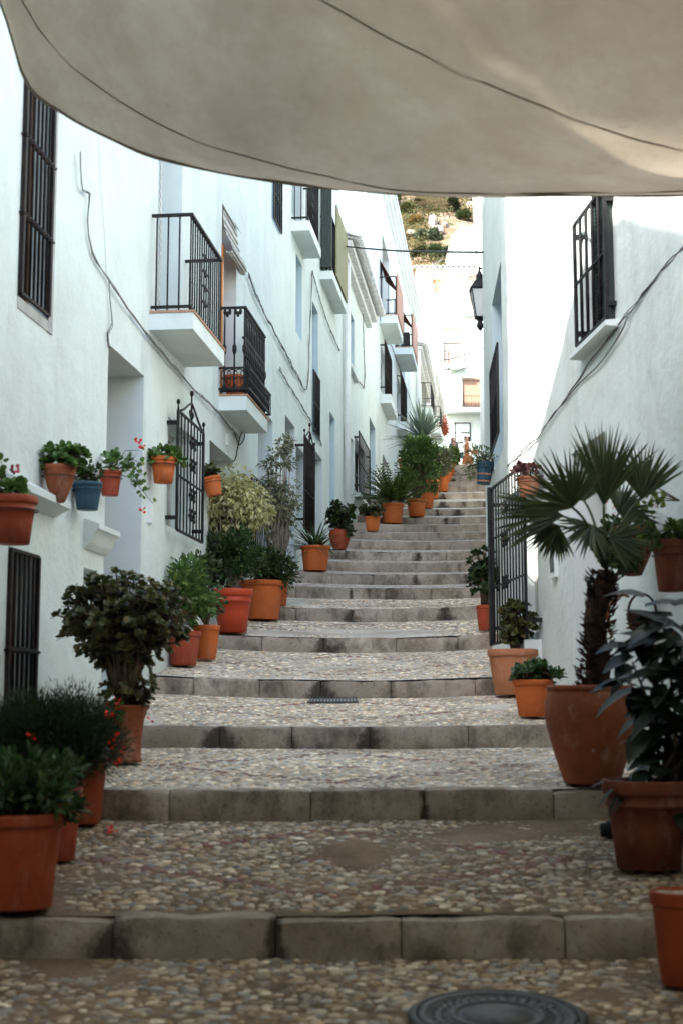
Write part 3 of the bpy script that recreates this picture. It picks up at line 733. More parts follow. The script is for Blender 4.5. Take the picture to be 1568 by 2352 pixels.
m=MB(); eaves(m,W,D3+.02,D4-.02,z4,.42,2.6,.30,.24,.095); m.build('roof',M['tile_white'],h4)
m=MB(); m.wbox(W,D3+.02,D4-.02,-3.0,-8.5,0,14.9); m.build('shadow_block',M['plaster'],h4)  # unseen block added to cast the jagged shadow on the next gable
m=MB(); n=24
for k in range(n):
    d=D3+.1+(D4-D3-.2)*k/(n-1); m.tube([W.pt(d,-2.72,14.95),W.pt(d,-5.6,15.8)],.11,6)
m.wbox(W,D3+.03,D4-.03,-2.8,-8.5,14.9,14.98); m.build('shadow_block_tiles',M['tile_white'],h4)  # tile ends of the unseen block, giving its shadow a jagged edge
m=MB(); d=W.hit(784,600)[0]+.25; m.tube([W.pt(d,.10,9.3),W.pt(d,.10,gz(d)+.1)],.075,8); m.build('downpipe',M['pipe'],h4)
reparent_fix(h4)
# H5 tall house with two red matted balconies
h5=H('house',44,'tall white house with two red cane matted balconies halfway up the left row')
D5=54.2; z5=15.0
b5=hl(W,877,893,600,zb=10.66); b5[3]=13.4; b6=hl(W,914,928,705,zb=11.1); b6[3]=13.6
d8=hl(W,847.5,861,956,zb=gz(35.5)+.05); d9=hl(W,878,891,1042,zb=gz(39.5)+.05); d10=hl(W,940,950,949,zb=gz(51)+.05)
g5a,g5t=W.hit(882,780,.12); g5b=W.hit(897.5,800,.12)[0]; g5z=W.hit(882,900,.12)[1]
g6a,g6t=W.hit(918.5,852,.12); g6b=W.hit(932,880,.12)[0]; g6z=W.hit(918.5,963,.12)[1]
hg5=[g5a+.1,g5b-.1,g5z+.1,g5t-.1]; hg6=[g6a+.1,g6b-.1,g6z+.1,g6t-.1]
house_shell(W,D4,D5,0,z5-.05,[b5,b6,d8,d9,d10,hg5,hg6],h5,amp=.014,seed=21)
for hh,k,dp,rm,mt in ((b5,'door',.3,'reveal','wood'),(b6,'door',.3,'reveal','wood'),(d8,'door',.5,'reveal_blue','wood'),(d9,'door',.5,'reveal','wood'),(d10,'door',.5,'reveal_blue','wood'),(hg5,'w',.15,'reveal','blind'),(hg6,'w',.15,'reveal','blind')): opening(W,hh,h5,k,dp,rm,mt)
grille(W,g5a,g5b,g5z,g5t,.13,9,h5,M['rust_iron'],(.45,),rad=.012); grille(W,g6a,g6b,g6z,g6t,.13,9,h5,M['rust_iron'],(.45,),rad=.012)
for q5,gq in ((hg5,g5z),(hg6,g6z)): m=MB(); m.wbox(W,q5[0]-.1,q5[1]+.1,0,.3,gq-.3,gq-.05); m.build('window_sill',M['slab'],h5)
for (a,b,pr,zb,zr) in ((38.1,40.5,.5,10.4,11.75),(43.9,46.4,.58,10.95,12.25)):
    q=balcony(W,a,b,pr,zb,.22,zr,h5,.2,0)
    m=MB(); m.wbox(W,a+.15,b+.02,pr-.02,pr+.02,zb+.3,zr+.1); m.build('cane_mat',M['mat_red'],q)
    m=MB(); m.hexa([W.pt(a+.2,0,zr+.55),W.pt(b-.1,0,zr+.55),W.pt(b-.1,pr*.8,zr+.15),W.pt(a+.2,pr*.5,zr+.1),W.pt(a+.2,0,zr+.58),W.pt(b-.1,0,zr+.58),W.pt(b-.1,pr*.8,zr+.18),W.pt(a+.2,pr*.5,zr+.13)]); m.build('sunshade',noisy('rust cloth',(.20,.07,.05),(.28,.11,.08),5,.9,20,0),q)
m=MB(); m.wbox(W,44.2,44.7,.2,.45,11.2,11.75); m.build('air_conditioner',M['iron'],h5)
m=MB()
for k in range(3): m.wbox(W,D4-.02-.01*k,D5,-.02,.08+.09*k,z5-.36+.12*k,z5-.24+.12*k)
m.wbox(W,D4-.06,D5,-7,.32,z5+.03,z5+.12); m.build('cornice',M['slab'],h5)
reparent_fix(h5)
# H6
h6=H('house',62,'farthest left white house with two small dark balconies under a long tile eave')
D6=76; z6=13.9; z6b=15.0
b7=hl(W,966,978,835,zb=12.0); b7[3]=13.6; b7b=hl(W,990,996,890,zb=13.1); b7b[3]=14.7
d11=hl(W,984,990,1000,zb=gz(65)+.05)
house_shell(W,D5,63.9,2,z6-.05,[b7],h6,seed=30); house_shell(W,63.9,D6,2,z6b-.05,[b7b,d11],h6,seed=33)
for hh,k in ((b7,'door'),(b7b,'door'),(d11,'door')): opening(W,hh,h6,k,.3)
balcony(W,57.2,60.4,.55,11.7,.3,13.05,h6,.22,0); balcony(W,67.2,69.8,.5,12.8,.3,14.15,h6,.22,0)
m=MB(); eaves(m,W,D5+.05,63.9,z6,.5,3,.3,.3,.12); eaves(m,W,63.95,D6,z6b,.5,3,.3,.3,.12); m.build('roof',M['tile_white'],h6)
m=MB(); d=56.5; m.tube([W.pt(d-2,.14,14.9),W.pt(d-2,.14,13.9),W.pt(d-2,.14,gz(54)+.2)],.11,8); m.build('downpipe',M['pipe'],h6)
reparent_fix(h6)
# ---------------------------------------------------------------- far houses that face down the street
def far_house(label,D,x0,x1,z0,z1,holes,depth,seed):
    Wf=FWall(D); r=empty('house',((x0+x1)/2,D,z0),label,'house')
    house_shell(Wf,x0,x1,z0,z1,holes,r,depth,.01,seed); return Wf,r
DB=88
Wf=FWall(DB)
def fh(x0,x1,y0,y1): a,zt=Wf.hit(x0,y0); b,zb=Wf.hit(x1,y1); return [a,b,zb,zt]
gar=fh(1060,1104,871,942); sh1=fh(1018,1056,753,838); dr2=fh(1075,1104,634,714); dr3=fh(1100,1112,752,790)
xl=at(955,700,DB).x; xr_=at(1160,700,DB).x; zt=at(1040,622,DB).z
Wf,hb=far_house('large sunlit white house facing down the stairs, with a brown roller shutter',DB,xl,xr_,9,zt,[gar,sh1,dr2,dr3],9,41)
for hh,mt in ((gar,'brown_shutter'),(sh1,'pink_shutter'),(dr2,'pink_shutter'),(dr3,'wood')):
    reveal(Wf,hh,.18,M['reveal'],hb); m=MB(); m.wbox(Wf,hh[0],hh[1],-.22,-.182,hh[2],hh[3])
    n=int((hh[1]-hh[0])/.13)
    for k in range(n): x=hh[0]+(hh[1]-hh[0])*(k+.5)/n; m.wbox(Wf,x-.045,x+.045,-.1818,-.168,hh[2]+.02,hh[3]-.02)
    m.build('shutter',M[mt],hb)
m=MB(); m.wbox(Wf,gar[0]-.03,gar[1]+.03,-.15,.02,gar[3]+.001,gar[3]+.1); m.build('shutter_box',M['brown_shutter'],hb)
a=at(1052,700,DB).x; z=at(1052,716,DB).z; balcony(Wf,a,a+2.4,.9,z-.35,.3,at(1052,676,DB).z,hb,.22,0)
a=at(1017,838,DB).x; z=at(1017,840,DB).z; balcony(Wf,a,at(1066,838,DB).x,.8,z-.3,.3,at(1040,797,DB).z,hb,.2,0,o0=0)
a=at(1020,938,DB).x; m=MB()
railing(Wf,a,at(1112,938,DB).x,.8,at(1020,940,DB).z,at(1020,915,DB).z,.22,hb)
m.wbox(Wf,a,at(1116,938,DB).x,0,.85,at(1020,952,DB).z,at(1020,941,DB).z); m.build('terrace_slab',M['slab'],hb)
m=MB(); eaves(m,Wf,xl,xr_,zt,.7,4,.30,.34,.14); m.build('roof',M['tile_white'],hb)
m=MB(); p=at(1010,925,DB); p=at(990+12,975,DB)
q=at(1117-4,980,DB)
z0,z1=at(1041,1017,DB-.1).z,at(1041,970,DB-.1).z; x0,x1=at(1043,990,DB-.1).x,at(1080,990,DB-.1).x
for (u,v) in ((x0,x0+.07),(x1-.07,x1)): m.wbox(Wf,u,v,.0,.06,z0,z1)
m.wbox(Wf,x0+.07,x1-.07,.0,.06,z1-.07,z1); m.wbox(Wf,x0+.07,x1-.07,0,.06,z0,z0+.07); m.wbox(Wf,x0+.07,x1-.07,0,.05,(z0+z1)/2-.03,(z0+z1)/2+.03); o=m.build('door',M['green_wood'],hb)
m=MB(); m.wbox(Wf,x0+.07,x1-.07,.0,.03,z0+.07,z1-.07); m.build('pane',M['reveal'],o)
m=MB(); a=at(1011,980,DB); m.wbox(Wf,at(1012,980,DB).x,at(1024,980,DB).x,0,.05,at(1012,986-24,DB).z,at(1012,976-24,DB).z); m.build('plaque',M['slab'],hb)
reparent_fix(hb)
# small front block with a roof terrace and chimney
DF=77; Wg=FWall(DF); x0=at(960,800,DF).x; x1=at(1018,800,DF).x; zt=at(990,672,DF).z
Wg,hc=far_house('sunlit white block with a roof terrace and an orange brick chimney',DF,x0,x1,9,zt,[],7,47)
railing(Wg,at(975,660,DF).x,at(997,660,DF).x,.02,zt,at(990,643,DF).z,.3,hc,None,2)
m=MB(); a=at(997,655,DF).x; b=at(1011,655,DF).x; m.wbox(Wg,a,b,-.5,-.05,zt,at(1000,644,DF).z); m.wbox(Wg,a-.06,b+.06,-.55,.0,at(1000,644,DF).z,at(1000,640,DF).z); m.build('chimney',noisy('orange brick',(.50,.18,.09),(.62,.26,.14),9,.85,60,.4,.01),hc)
m=MB(); a=at(1012,860,DF).x; balcony(Wg,a-.05,a+.45,.9,at(1013,882,DF).z,.55,at(1013,815,DF).z,hc,.2,0,tile=False)
m.wbox(Wg,at(966,650,DF).x,at(982,650,DF).x,-3,-.6,zt,at(975,640,DF).z); m.build('stair_block',M['plaster'],hc)
m=MB(); p=at(1008,640,DF-.0); x=at(994,640,DF).x
m.tube([(x,DF+.4,zt),(x,DF+.4,at(994,598,DF).z)],.035,5)
zz=at(994,604,DF).z
m.tube([(x-.2,DF+.4,zz-.15),(x+.55,DF+.4,zz+.35)],.025,4)
for k in range(5):
    f=k/4; m.tube([(x+.05+.5*f,DF+.1,zz+.02+.33*f),(x+.05+.5*f,DF+.7,zz+.02+.33*f)],.018,4)
m.build('antenna',M['cable'],hc); reparent_fix(hc)
DU=99; x0=at(1038,560,DU).x; x1=at(1180,560,DU).x; zu=at(1040,548,DU).z
r=empty('house',((x0+x1)/2,DU,20),'small white house with a slanted roof end, on the slope above the large one','house'); Wu=FWall(DU)
xm=at(1060,530,DU).x; zm=at(1060,523,DU).z; m=MB()
prism(m,Wu,[(x0,14),(x1,14),(x1,zm),(xm,zm),(x0,zu)],0,-6); m.build('wall',M['plaster'],r)
m=MB(); prism(m,Wu,[(x0-.05,zu+.02),(xm,zm+.02),(x1,zm+.02),(x1,zm+.14),(xm-.05,zm+.14),(x0-.1,zu+.14)],.1,-6.1); m.build('roof',M['tile_white'],r); reparent_fix(r)
# ---------------------------------------------------------------- right side
hr=empty('house',RW.pt(11,0,gz(11)),'white house with flaking plaster along the right side, nearest the camera','house')
W=RW
# near opening edges are the right-hand ones in the street view
ru=[W.hit(1345,819)[0]-.85,W.hit(1345,819)[0],W.hit(1345,819)[1]+.06,4.2]
rd=[W.hit(1388,990)[0],W.hit(1311,1060)[0],gz(11)-.02,W.hit(1388,990)[1]]
ga=W.hit(1207,1250,.13)[0]; gb,gt=W.hit(1127,1125,.13); gzb=W.hit(1127,1480,.13)[1]
rg=[ga+.1,gb-.08,gzb+.06,gt-.1]
m=MB(); facade(m,W,-16,KINK,-6,7.2,[ru,rd,rg],.022,seed=52)
m.quad(W.pt(-16,0,7.2),W.pt(KINK,0,7.2),W.pt(KINK,-7,7.2),W.pt(-16,-7,7.2)); m.quad(W.pt(-16,-7,-6),W.pt(KINK,-7,-6),W.pt(KINK,-7,7.2),W.pt(-16,-7,7.2))
m.quad(W.pt(-16,0,-6),W.pt(-16,-7,-6),W.pt(-16,-7,7.2),W.pt(-16,0,7.2))
W2=Wall(1.7016-.05*KINK,.05,-1)
tw=[14.52,16.2,2.62,4.65]
facade(m,W2,KINK,18.2,-2,7.2,[tw],.012,seed=58)
m.quad(W2.pt(18.2,0,-2),W2.pt(18.2,-7,-2),W2.pt(18.2,-7,7.2),W2.pt(18.2,0,7.2)); m.quad(W2.pt(KINK,0,7.2),W2.pt(18.2,0,7.2),W2.pt(18.2,-7,7.2),W2.pt(KINK,-7,7.2))
m.build('wall',M['plaster_r'],hr)
opening(W,ru,hr,'w',.25,'reveal','green_wood',0); opening(W,rd,hr,'door',.4,'reveal','wood'); opening(W,rg,hr,'w',.3,'reveal','blind'); opening(W2,tw,hr,'w',.5,'reveal_blue','blind')
grille(W,ru[0]-.02,ru[1]+.02,ru[2]+.03,W.hit(1336,497,.06)[1],.07,5,hr,None,(.5,),rad=.014)
m=MB(); m.hexa([W.pt(ru[0]-.12,-.05,ru[2]-.07),W.pt(ru[1]+.12,-.05,ru[2]-.07),W.pt(ru[1]+.12,.11,ru[2]-.06),W.pt(ru[0]-.12,.11,ru[2]-.06),W.pt(ru[0]-.12,-.05,ru[2]-.005),W.pt(ru[1]+.12,-.05,ru[2]-.005),W.pt(ru[1]+.12,.11,ru[2]-.02),W.pt(ru[0]-.12,.11,ru[2]-.02)]); m.build('window_sill',M['slab'],hr)
m=MB()                          # louvred shutter leaf folded back in the upper window
for k in range(44): z=ru[2]+.06+k*.031; m.hexa([W.pt(ru[0]+.05,.01,z),W.pt(ru[0]+.33,.01,z),W.pt(ru[0]+.33,.05,z+.018),W.pt(ru[0]+.05,.05,z+.018),W.pt(ru[0]+.05,.01,z+.008),W.pt(ru[0]+.33,.01,z+.008),W.pt(ru[0]+.33,.05,z+.026),W.pt(ru[0]+.05,.05,z+.026)])
m.wbox(W,ru[0]+.0,ru[0]+.05,.0,.055,ru[2]+.02,ru[3]-.02); m.wbox(W,ru[0]+.33,ru[0]+.38,.0,.055,ru[2]+.02,ru[3]-.02); m.build('shutter',M['green_wood'],hr)
grille(W,ga,gb,gzb,gt,.14,12,hr,None,(.36,.67),ornate=True,rad=.0085,base_o=.0)
m=MB(); m.wbox(W,gb-.045,gb+.045,.12,.165,gzb-.02,gt+.02); m.build('grille_post',M['iron'],hr)
m=MB(); m.wbox(W,rg[0]-.1,min(rg[1]+.16,KINK-.01),-.05,.16,gzb-.14,gzb-.02); m.build('window_sill',M['slab'],hr); m=MB(); m.wbox(W,rg[0]-.1,min(rg[1]+.16,KINK-.01),-.02,.11,gz(13)-.4,gzb-.142); m.build('plinth',M['slab'],hr)
grille(W2,tw[0]+.0,tw[1]-.3,2.78,W.hit(1163,772)[1]+.02,.05,7,hr,None,(.5,),rad=.010)
d,z=W.hit(1274,1270); m=MB(); m.wbox(W,d-.09,d+.09,-.01,.03,z-.22,z+.22); m.build('meter_box',M['slab'],hr); m=MB(); m.wbox(W,d-.06,d+.06,.0303,.036,z-.17,z+.1); o=m.build('meter_window',M['glass'],hr)
reparent_fix(hr)
hq=empty('house',(XR(30)+.1,30,gz(30)),'white house behind the lantern corner, nearly hidden on the right side','house')
Wz=FWall(-6); h9=empty('house',(0,-6,-3),'white house closing off the street behind the camera','house'); house_shell(Wz,-6,6,-6,6.5,[],h9,mat=noisy('dark brown light blocker',(.10,.08,.06),(.22,.17,.13),3,.9,20,.5,.02)); [setattr(v,'co',Vector((v.co.x,-6-(v.co.y+6),v.co.z))) for c in h9.children for v in c.data.vertices]; m=MB(); m.box((-6.1,-13,6.51),(6.1,-5.9,6.7)); m.build('roof',M['tile_white'],h9); reparent_fix(h9)  # unseen dark house added to keep light off the near steps' fronts
W3=Wall(-3.25+3.5,.113,-1); m=MB(); facade(m,W3,18.4,50,-1,12,[],.01,.8,seed=61)
for d in (18.4,50): m.quad(W3.pt(d,0,-1),W3.pt(d,-7,-1),W3.pt(d,-7,12),W3.pt(d,0,12))
m.quad(W3.pt(18.4,0,12),W3.pt(50,0,12),W3.pt(50,-7,12),W3.pt(18.4,-7,12)); m.build('wall',M['plaster'],hq)
m=MB(); m.wbox(W3,18.35,50.05,.3,-7.1,12.01,12.2); m.build('roof',M['tile_white'],hq); reparent_fix(hq)
hq=empty('house',(XR(60)+.1,60,gz(60)),'white house at the top of the stairs on the right, beside the two women','house')
W4=Wall(-3.25+2.65,.113,-1); dz=W4.hit(1112,900)[0]; m=MB(); q4=[W4.hit(1106,900)[0]-1.0,W4.hit(1106,900)[0]+.1,16.4,19.2]; facade(m,W4,50.2,84,4,21,[],.01,.8,seed=66)
for d in (50.2,84): m.quad(W4.pt(d,0,4),W4.pt(d,-7,4),W4.pt(d,-7,21),W4.pt(d,0,21))
m.quad(W4.pt(50.2,0,21),W4.pt(84,0,21),W4.pt(84,-7,21),W4.pt(50.2,-7,21)); m.build('wall',M['plaster'],hq)
m=MB(); m.wbox(W4,50.15,84.05,.3,-7.1,21.01,21.2); m.build('roof',M['tile_white'],hq); reparent_fix(hq)
# ================================================================== AWNING
def interp(xs,ys,x):
    if x<=xs[0]: return ys[0]+(ys[1]-ys[0])/(xs[1]-xs[0])*(x-xs[0])
    for i in range(len(xs)-1):
        if x<=xs[i+1]:
            t=(x-xs[i])/(xs[i+1]-xs[i]); 
            m0=(ys[i+1]-ys[i-1])/(xs[i+1]-xs[i-1]) if i>0 else (ys[1]-ys[0])/(xs[1]-xs[0])
            m1=(ys[i+2]-ys[i])/(xs[i+2]-xs[i]) if i+2<len(xs) else (ys[i+1]-ys[i])/(xs[i+1]-xs[i])
            h=xs[i+1]-xs[i]; t2=t*t; t3=t2*t
            return (2*t3-3*t2+1)*ys[i]+(t3-2*t2+t)*h*m0+(-2*t3+3*t2)*ys[i+1]+(t3-t2)*h*m1
    return ys[-1]+(ys[-1]-ys[-2])/(xs[-1]-xs[-2])*(x-xs[-1])
def trow(d,pts,extra):
    P=sorted([(at(x,y,d).x,at(x,y,d).z) for x,y in pts]+extra); return (d,[p[0] for p in P],[p[1] for p in P])
ROWS=[trow(7.5,[(0,0),(20,55),(62,190),(150,262),(250,315),(360,362),(630,416),(900,443),(1100,449),(1300,447),(1568,447)],[(-2.02,4.1),(2.35,2.84)]),
      trow(7.15,[(52,0),(85,60),(190,170),(400,300),(640,378),(760,405),(900,434),(1100,443),(1300,441),(1568,437)],[(-2.02,4.15),(2.35,2.74)]),
      trow(6.0,[(740,0),(920,100),(1240,240),(1568,340)],[(-2.02,4.3),(-1.5,4.05),(-.9,3.6),(2.35,2.5)]),
      (4.2,[-1.95,-1,0,1.2,2.25],[4.3,4.0,3.5,3.0,2.85]),
      (1.5,[-1.95,-1,0,1.2,2.25],[4.0,3.7,3.3,3.0,3.0]),
      (-9.5,[-1.95,-1,0,1.2,2.25],[3.4,3.1,2.9,2.8,2.9])]  # unseen rear stretch, drawn out behind the eye to darken the foreground
def tarp_z(X,d):
    ds=[-r[0] for r in ROWS]; zs=[interp(r[1],r[2],X) for r in ROWS]
    return interp(ds,zs,-d)
def awning():
    root=empty('awning',(0,4,3),'large sagging beige canvas awning stretched overhead across the street','awning')
    mm,nt,b,out=base('beige canvas',.9,.1); v=coords(nt)
    c=ramp(nt,noi(nt,v,1.1,7,.65),[(.32,(.15,.12,.085)),(.5,(.27,.235,.185)),(.66,(.38,.345,.285))])
    c=mix(nt,c,(.20,.15,.105),ramp(nt,noi(nt,coords(nt,(1,.6,1)),2.6,8,.75),[(.50,(0,0,0)),(.74,(.75,)*3)]))
    c=mix(nt,c,(.15,.06,.04),ramp(nt,noi(nt,v,5.2,3,.5),[(.725,(0,0,0)),(.76,(.8,)*3)]))
    nt.links.new(c,b.inputs['Base Color']); n1=bump(nt,b,noi(nt,coords(nt,(1,.45,1)),5,7,.65),.5,.03); bump(nt,b,noi(nt,v,160,3,.6),.25,.003,n1)
    t=nd(nt,'ShaderNodeBsdfTranslucent'); nt.links.new(mix(nt,c,(.60,.47,.33),.5),t.inputs[0]); mx=nd(nt,'ShaderNodeMixShader'); mx.inputs[0].default_value=.30
    nt.links.new(b.outputs[0],mx.inputs[1]); nt.links.new(t.outputs[0],mx.inputs[2]); nt.links.new(mx.outputs[0],out.inputs[0])
    m=MB(); nx=90; D=[7.5,7.49]+[7.42-.08*k for k in range(60)]+[2.6-.4*k for k in range(31)]; vs=[]
    for d in D:
        for i in range(nx+1):
            X=-1.95+4.2*i/nx; w=.008*noise.noise(Vector((X*2.2,d*1.1,0)))+.016*noise.noise(Vector((X*4.2+d*2.2,d*.9-X*.5,7)))*max(0,min(1,(7.5-d)*3))+.005*math.sin(X*9+d*2.3+noise.noise(Vector((X,d,3)))*3)
            vs.append((X-0,d-4,tarp_z(X,d)+w-3))
    n=nx+1; m.add(vs,[(j*n+i,j*n+i+1,(j+1)*n+i+1,(j+1)*n+i) for j in range(len(D)-1) for i in range(nx)],True)
    cl=m.build('canvas',mm,root)
    sm=noisy('seam thread',(.17,.135,.10),(.22,.18,.14),9,.9,40,0)
    for d in (7.15,6.0,4.4):
        s=MB(); s.tube([(-1.94+4.18*i/70,d-4,tarp_z(-1.94+4.18*i/70,d)-3-.004) for i in range(71)],.0045,5); s.build('seam',sm,cl)
    h=MB(); h.tube([(-1.95+4.2*i/90,7.5-4,tarp_z(-1.95+4.2*i/90,7.5)-3) for i in range(91)],.011,6); h.build('hem',mm,cl)
    for X,d,wx in ((-1.95,7.45,None),(-1.95,2.0,None),(2.25,7.45,1),(2.25,2.0,1)):
        z=tarp_z(X,d); e=Vector((XL(d)+.02,d+.15,z+.25)) if wx is None else Vector((XR(d)-.02,d+.1,z+.15))
        r=MB(); p=Vector((X,d,z)); r.tube([p-Vector((0,4,3)),(p+e)/2-Vector((0,4,3.02)),e-Vector((0,4,3))],.008,5); r.build('rope',M['blind'],root)
awning()
# ================================================================== POTS AND PLANTS
def pot_parts(root,r,h,mat,style='std',soil='soil',rimh=.16,n=30):
    m=MB(); rr=MB(); t=max(.012,r*.07)
    if style=='std':
        rb=r*.72; ri=r*.93; hr=h*(1-rimh)
        m.lathe([(0,0.0),(rb*.96,0),(rb,.008),(rb+(ri-rb)*.5,hr*.5),(ri,hr+.004)],n)
        rr.lathe([(ri-.002,hr),(r*.99,hr+.004),(r,hr+.02*h),(r*1.0,h-.02*h),(r*.985,h),(r-t,h),(r-t*1.1,h*.90)],n)
    elif style=='roll':           # broad rolled lip
        rb=r*.76; ri=r*.91; hr=h*.86
        m.lathe([(0,0),(rb,0),(rb*1.01,.01),(ri*.9+rb*.1,hr*.8),(ri,hr+.005)],n)
        rr.lathe([(ri*.98,hr)]+[(r*.955+r*.055*math.cos(a),h*.93+h*.068*math.sin(a)) for a in [-2.0+.4*k for k in range(12)]]+[(r*.87,h*.88)],n)
    elif style=='flare':
        m.lathe([(0,0),(r*.70,0),(r*.72,.04*h),(r*.66,.08*h),(r*.66,.4*h),(r*.76,.72*h),(r*.90,.90*h),(r*.93,.93*h)],n)
        rr.lathe([(r*.92,.92*h),(r*.99,.945*h),(r,.97*h),(r*.98,h),(r*.90,h),(r*.84,.92*h)],n)
    elif style=='belly':
        m.lathe([(0,0),(r*.60,0),(r*.615,.02*h),(r*.80,.30*h),(r*.96,.58*h),(r*1.0,.74*h),(r*.975,.86*h),(r*.90,.935*h)],n+10,wob=.008)
        rr.lathe([(r*.89,.93*h),(r*.93,.95*h),(r*.95,.975*h),(r*.93,h),(r*.86,h),(r*.80,.93*h)],n+10)
    elif style=='bowl':
        m.lathe([(0,0),(r*.30,0),(r*.36,.02*h),(r*.72,.42*h),(r*.93,.78*h),(r*.96,.88*h)],n)
        rr.lathe([(r*.95,.87*h),(r*1.0,.9*h),(r*1.0,.97*h),(r*.98,h),(r*.90,h),(r*.86,.9*h)],n)
    elif style=='ring':           # pot with a lip and a band below it
        m.lathe([(0,0),(r*.70,0),(r*.80,.45*h),(r*.88,.70*h),(r*.935,.705*h),(r*.94,.735*h),(r*.90,.745*h),(r*.91,.83*h)],n)
        rr.lathe([(r*.90,.825*h),(r*.98,.84*h),(r,.87*h),(r,.98*h),(r*.98,h),(r*.9,h),(r*.87,.9*h)],n)
    p=m.build('pot',mat,root); rr.build('rim',mat,p)
    s=MB(); s.lathe([(0,h*.91),(r*.45,h*.915),(r*.90,h*.90)],18); s.build('soil',M[soil],root)
    if soil=='soil' and r>.12:
        pass
    return h*.91
def stones(root,r,z,k=26,inner=0):
    m=MB()
    for _ in range(k):
        a=U(0,6.28); q=math.sqrt(U(inner**2,1))*r*.80; s=U(.016,.034); m.blob((q*math.cos(a),q*math.sin(a),z+s*.3),(s*1.2,s,s*.7),7,4,.12)
    m.build('pebbles',M['pebble'],root)
def rv():
    while True:
        v=Vector((U(-1,1),U(-1,1),U(-1,1)))
        if .05<v.length<1: return v
def crown(m,sm,base_pt,c,rad,n,L,W,kind=0,clumps=14,up=.3,out=.7,droop=0,cr=.36,stems=True,srad=.008,curl=.1,fill=0.0,gap=.0):
    c=Vector(c); rad=Vector(rad); cl=[]
    for k in range(clumps):
        v=rv(); v=v.normalized()*(U(.62,.95) if R()>.25 else U(.1,.6)); q=Vector((c.x+v.x*rad.x*(1-cr*.8),c.y+v.y*rad.y*(1-cr*.8),c.z+v.z*rad.z*(1-cr*.8)))
        cl.append((q,U(.7,1.25)*cr*min(rad)))
    if stems and sm is not None:
        for q,_ in cl:
            b=Vector(base_pt)+Vector((U(-.2,.2)*rad.x*.3,U(-.2,.2)*rad.y*.3,0)); md=b.lerp(q,.5)+Vector((U(-.05,.05),U(-.05,.05),.03))*rad.z*1.5
            sm.tube([b,b.lerp(md,.5)+rv()*rad.x*.04,md,md.lerp(q,.5)+rv()*rad.x*.05,q],[srad,srad*.85,srad*.7,srad*.5,srad*.3],5)
    for _ in range(n):
        q,rr=random.choice(cl); v=rv().normalized()*(U(.45,1.15)); p=q+Vector((v.x*rr*1.15,v.y*rr*1.15,v.z*rr*.9))
        o=(p-c); o=Vector((o.x/rad.x,o.y/rad.y,o.z/rad.z))
        dr=(v*.6+o*out+rv()*.55+Vector((0,0,up-droop))).normalized()
        nr=(Vector((0,0,1))*.7+rv()*.7+o*.3).normalized(); f=U(.65,1.2)
        m.leaf(p,dr,nr,L*f,W*f,kind,curl)
def rosettes(m,sm,base_pt,c,rad,n,L,W,k=7,srad=.012,br=None):
    """jade plants: branching stems that end in rosettes of round leaves"""
    c=Vector(c); rad=Vector(rad); tips=[]
    for i in range(n):
        v=rv().normalized()*(U(.55,1.0) if R()>.22 else U(.1,.55)); tips.append(Vector((c.x+v.x*rad.x,c.y+v.y*rad.y,c.z+v.z*rad.z)))
    forks=[]
    for i in range(max(4,n//9)):
        v=rv(); f=Vector((c.x+v.x*rad.x*.55,c.y+v.y*rad.y*.55,c.z+(v.z*.5-.15)*rad.z)); forks.append(f); b=Vector(base_pt)+Vector((U(-.03,.03),U(-.03,.03),0))
        if sm: sm.tube([b,b.lerp(f,.35)+rv()*rad.x*.06,b.lerp(f,.7)+rv()*rad.x*.08,f],[srad*1.7,srad*1.4,srad*1.1,srad*.8],6)
    for t in tips:
        f=min(forks,key=lambda q:(q-t).length)
        if sm: sm.tube([f,f.lerp(t,.5)+rv()*rad.x*.06,t],[srad*.75,srad*.55,srad*.35],5)
        ax=((t-c).normalized()*.6+Vector((0,0,.8))+rv()*.3).normalized(); a=ax.orthogonal().normalized(); b=ax.cross(a)
        for q in range(k):
            an=2.4*q+U(-.3,.3); el=.15+.9*(q/k); dr=((a*math.cos(an)+b*math.sin(an))*math.cos(el)+ax*math.sin(el)).normalized(); s=U(.75,1.15)
            m.leaf(t-ax*U(0,.03)*L*8+dr*L*.1,dr,ax,L*s,W*s,1)
def pot_thing(xc,yb,w,hp,label,cat,mat,style='std',group=None,name='potted_plant',push=0,soil='soil',ytop=None,dd=None):
    hit=ground_hit(xc,yb-3)
    if dd: hit=at(xc,yb,dd); hit.z=gz(hit.y)+dish(hit.x,hit.y)
    d=hit.y; r=w*d/F/2; h=hp*d/F
    d+=r*.7
    for (sd,_,_) in STEPS:
        if hit.y<sd<d+r*.8: d=sd-r*.8-.02
    p=at(xc,yb,d); z=gz(hit.y)+dish(hit.x,hit.y)
    # stand on the tread of the contact point
    x=p.x
    if x-r*.75<XL(d)+.01: x=XL(d)+r*.75+.01
    if x+r>XR(d)-.0 and x<XR(d)+.4 and xc>784: x=XR(d)-r-.0
    zz=gz(d)+dish(x,d)
    root=empty(name,(x,d,zz+.012),label,cat,group)
    zs=pot_parts(root,r,h,M[mat],style,soil)
    return root,r,h,zs,d/F
def finish(root,m,sm,lm,bark='bark',fname='foliage'):
    if m and m.f: m.build(fname,M[lm],root)
    if sm and sm.f: sm.build('stem',M[bark],root)
def flowers(root,pts,r,mat='f_red',n=9):
    for p in pts:
        m=MB(); p=Vector(p)
        for k in range(n):
            v=rv().normalized(); m.leaf(p+v*r*.35,v,rv(),r*.8,r*.75,1)
        m.build('flower',M[mat],root)
GL='potted plants along the left wall'
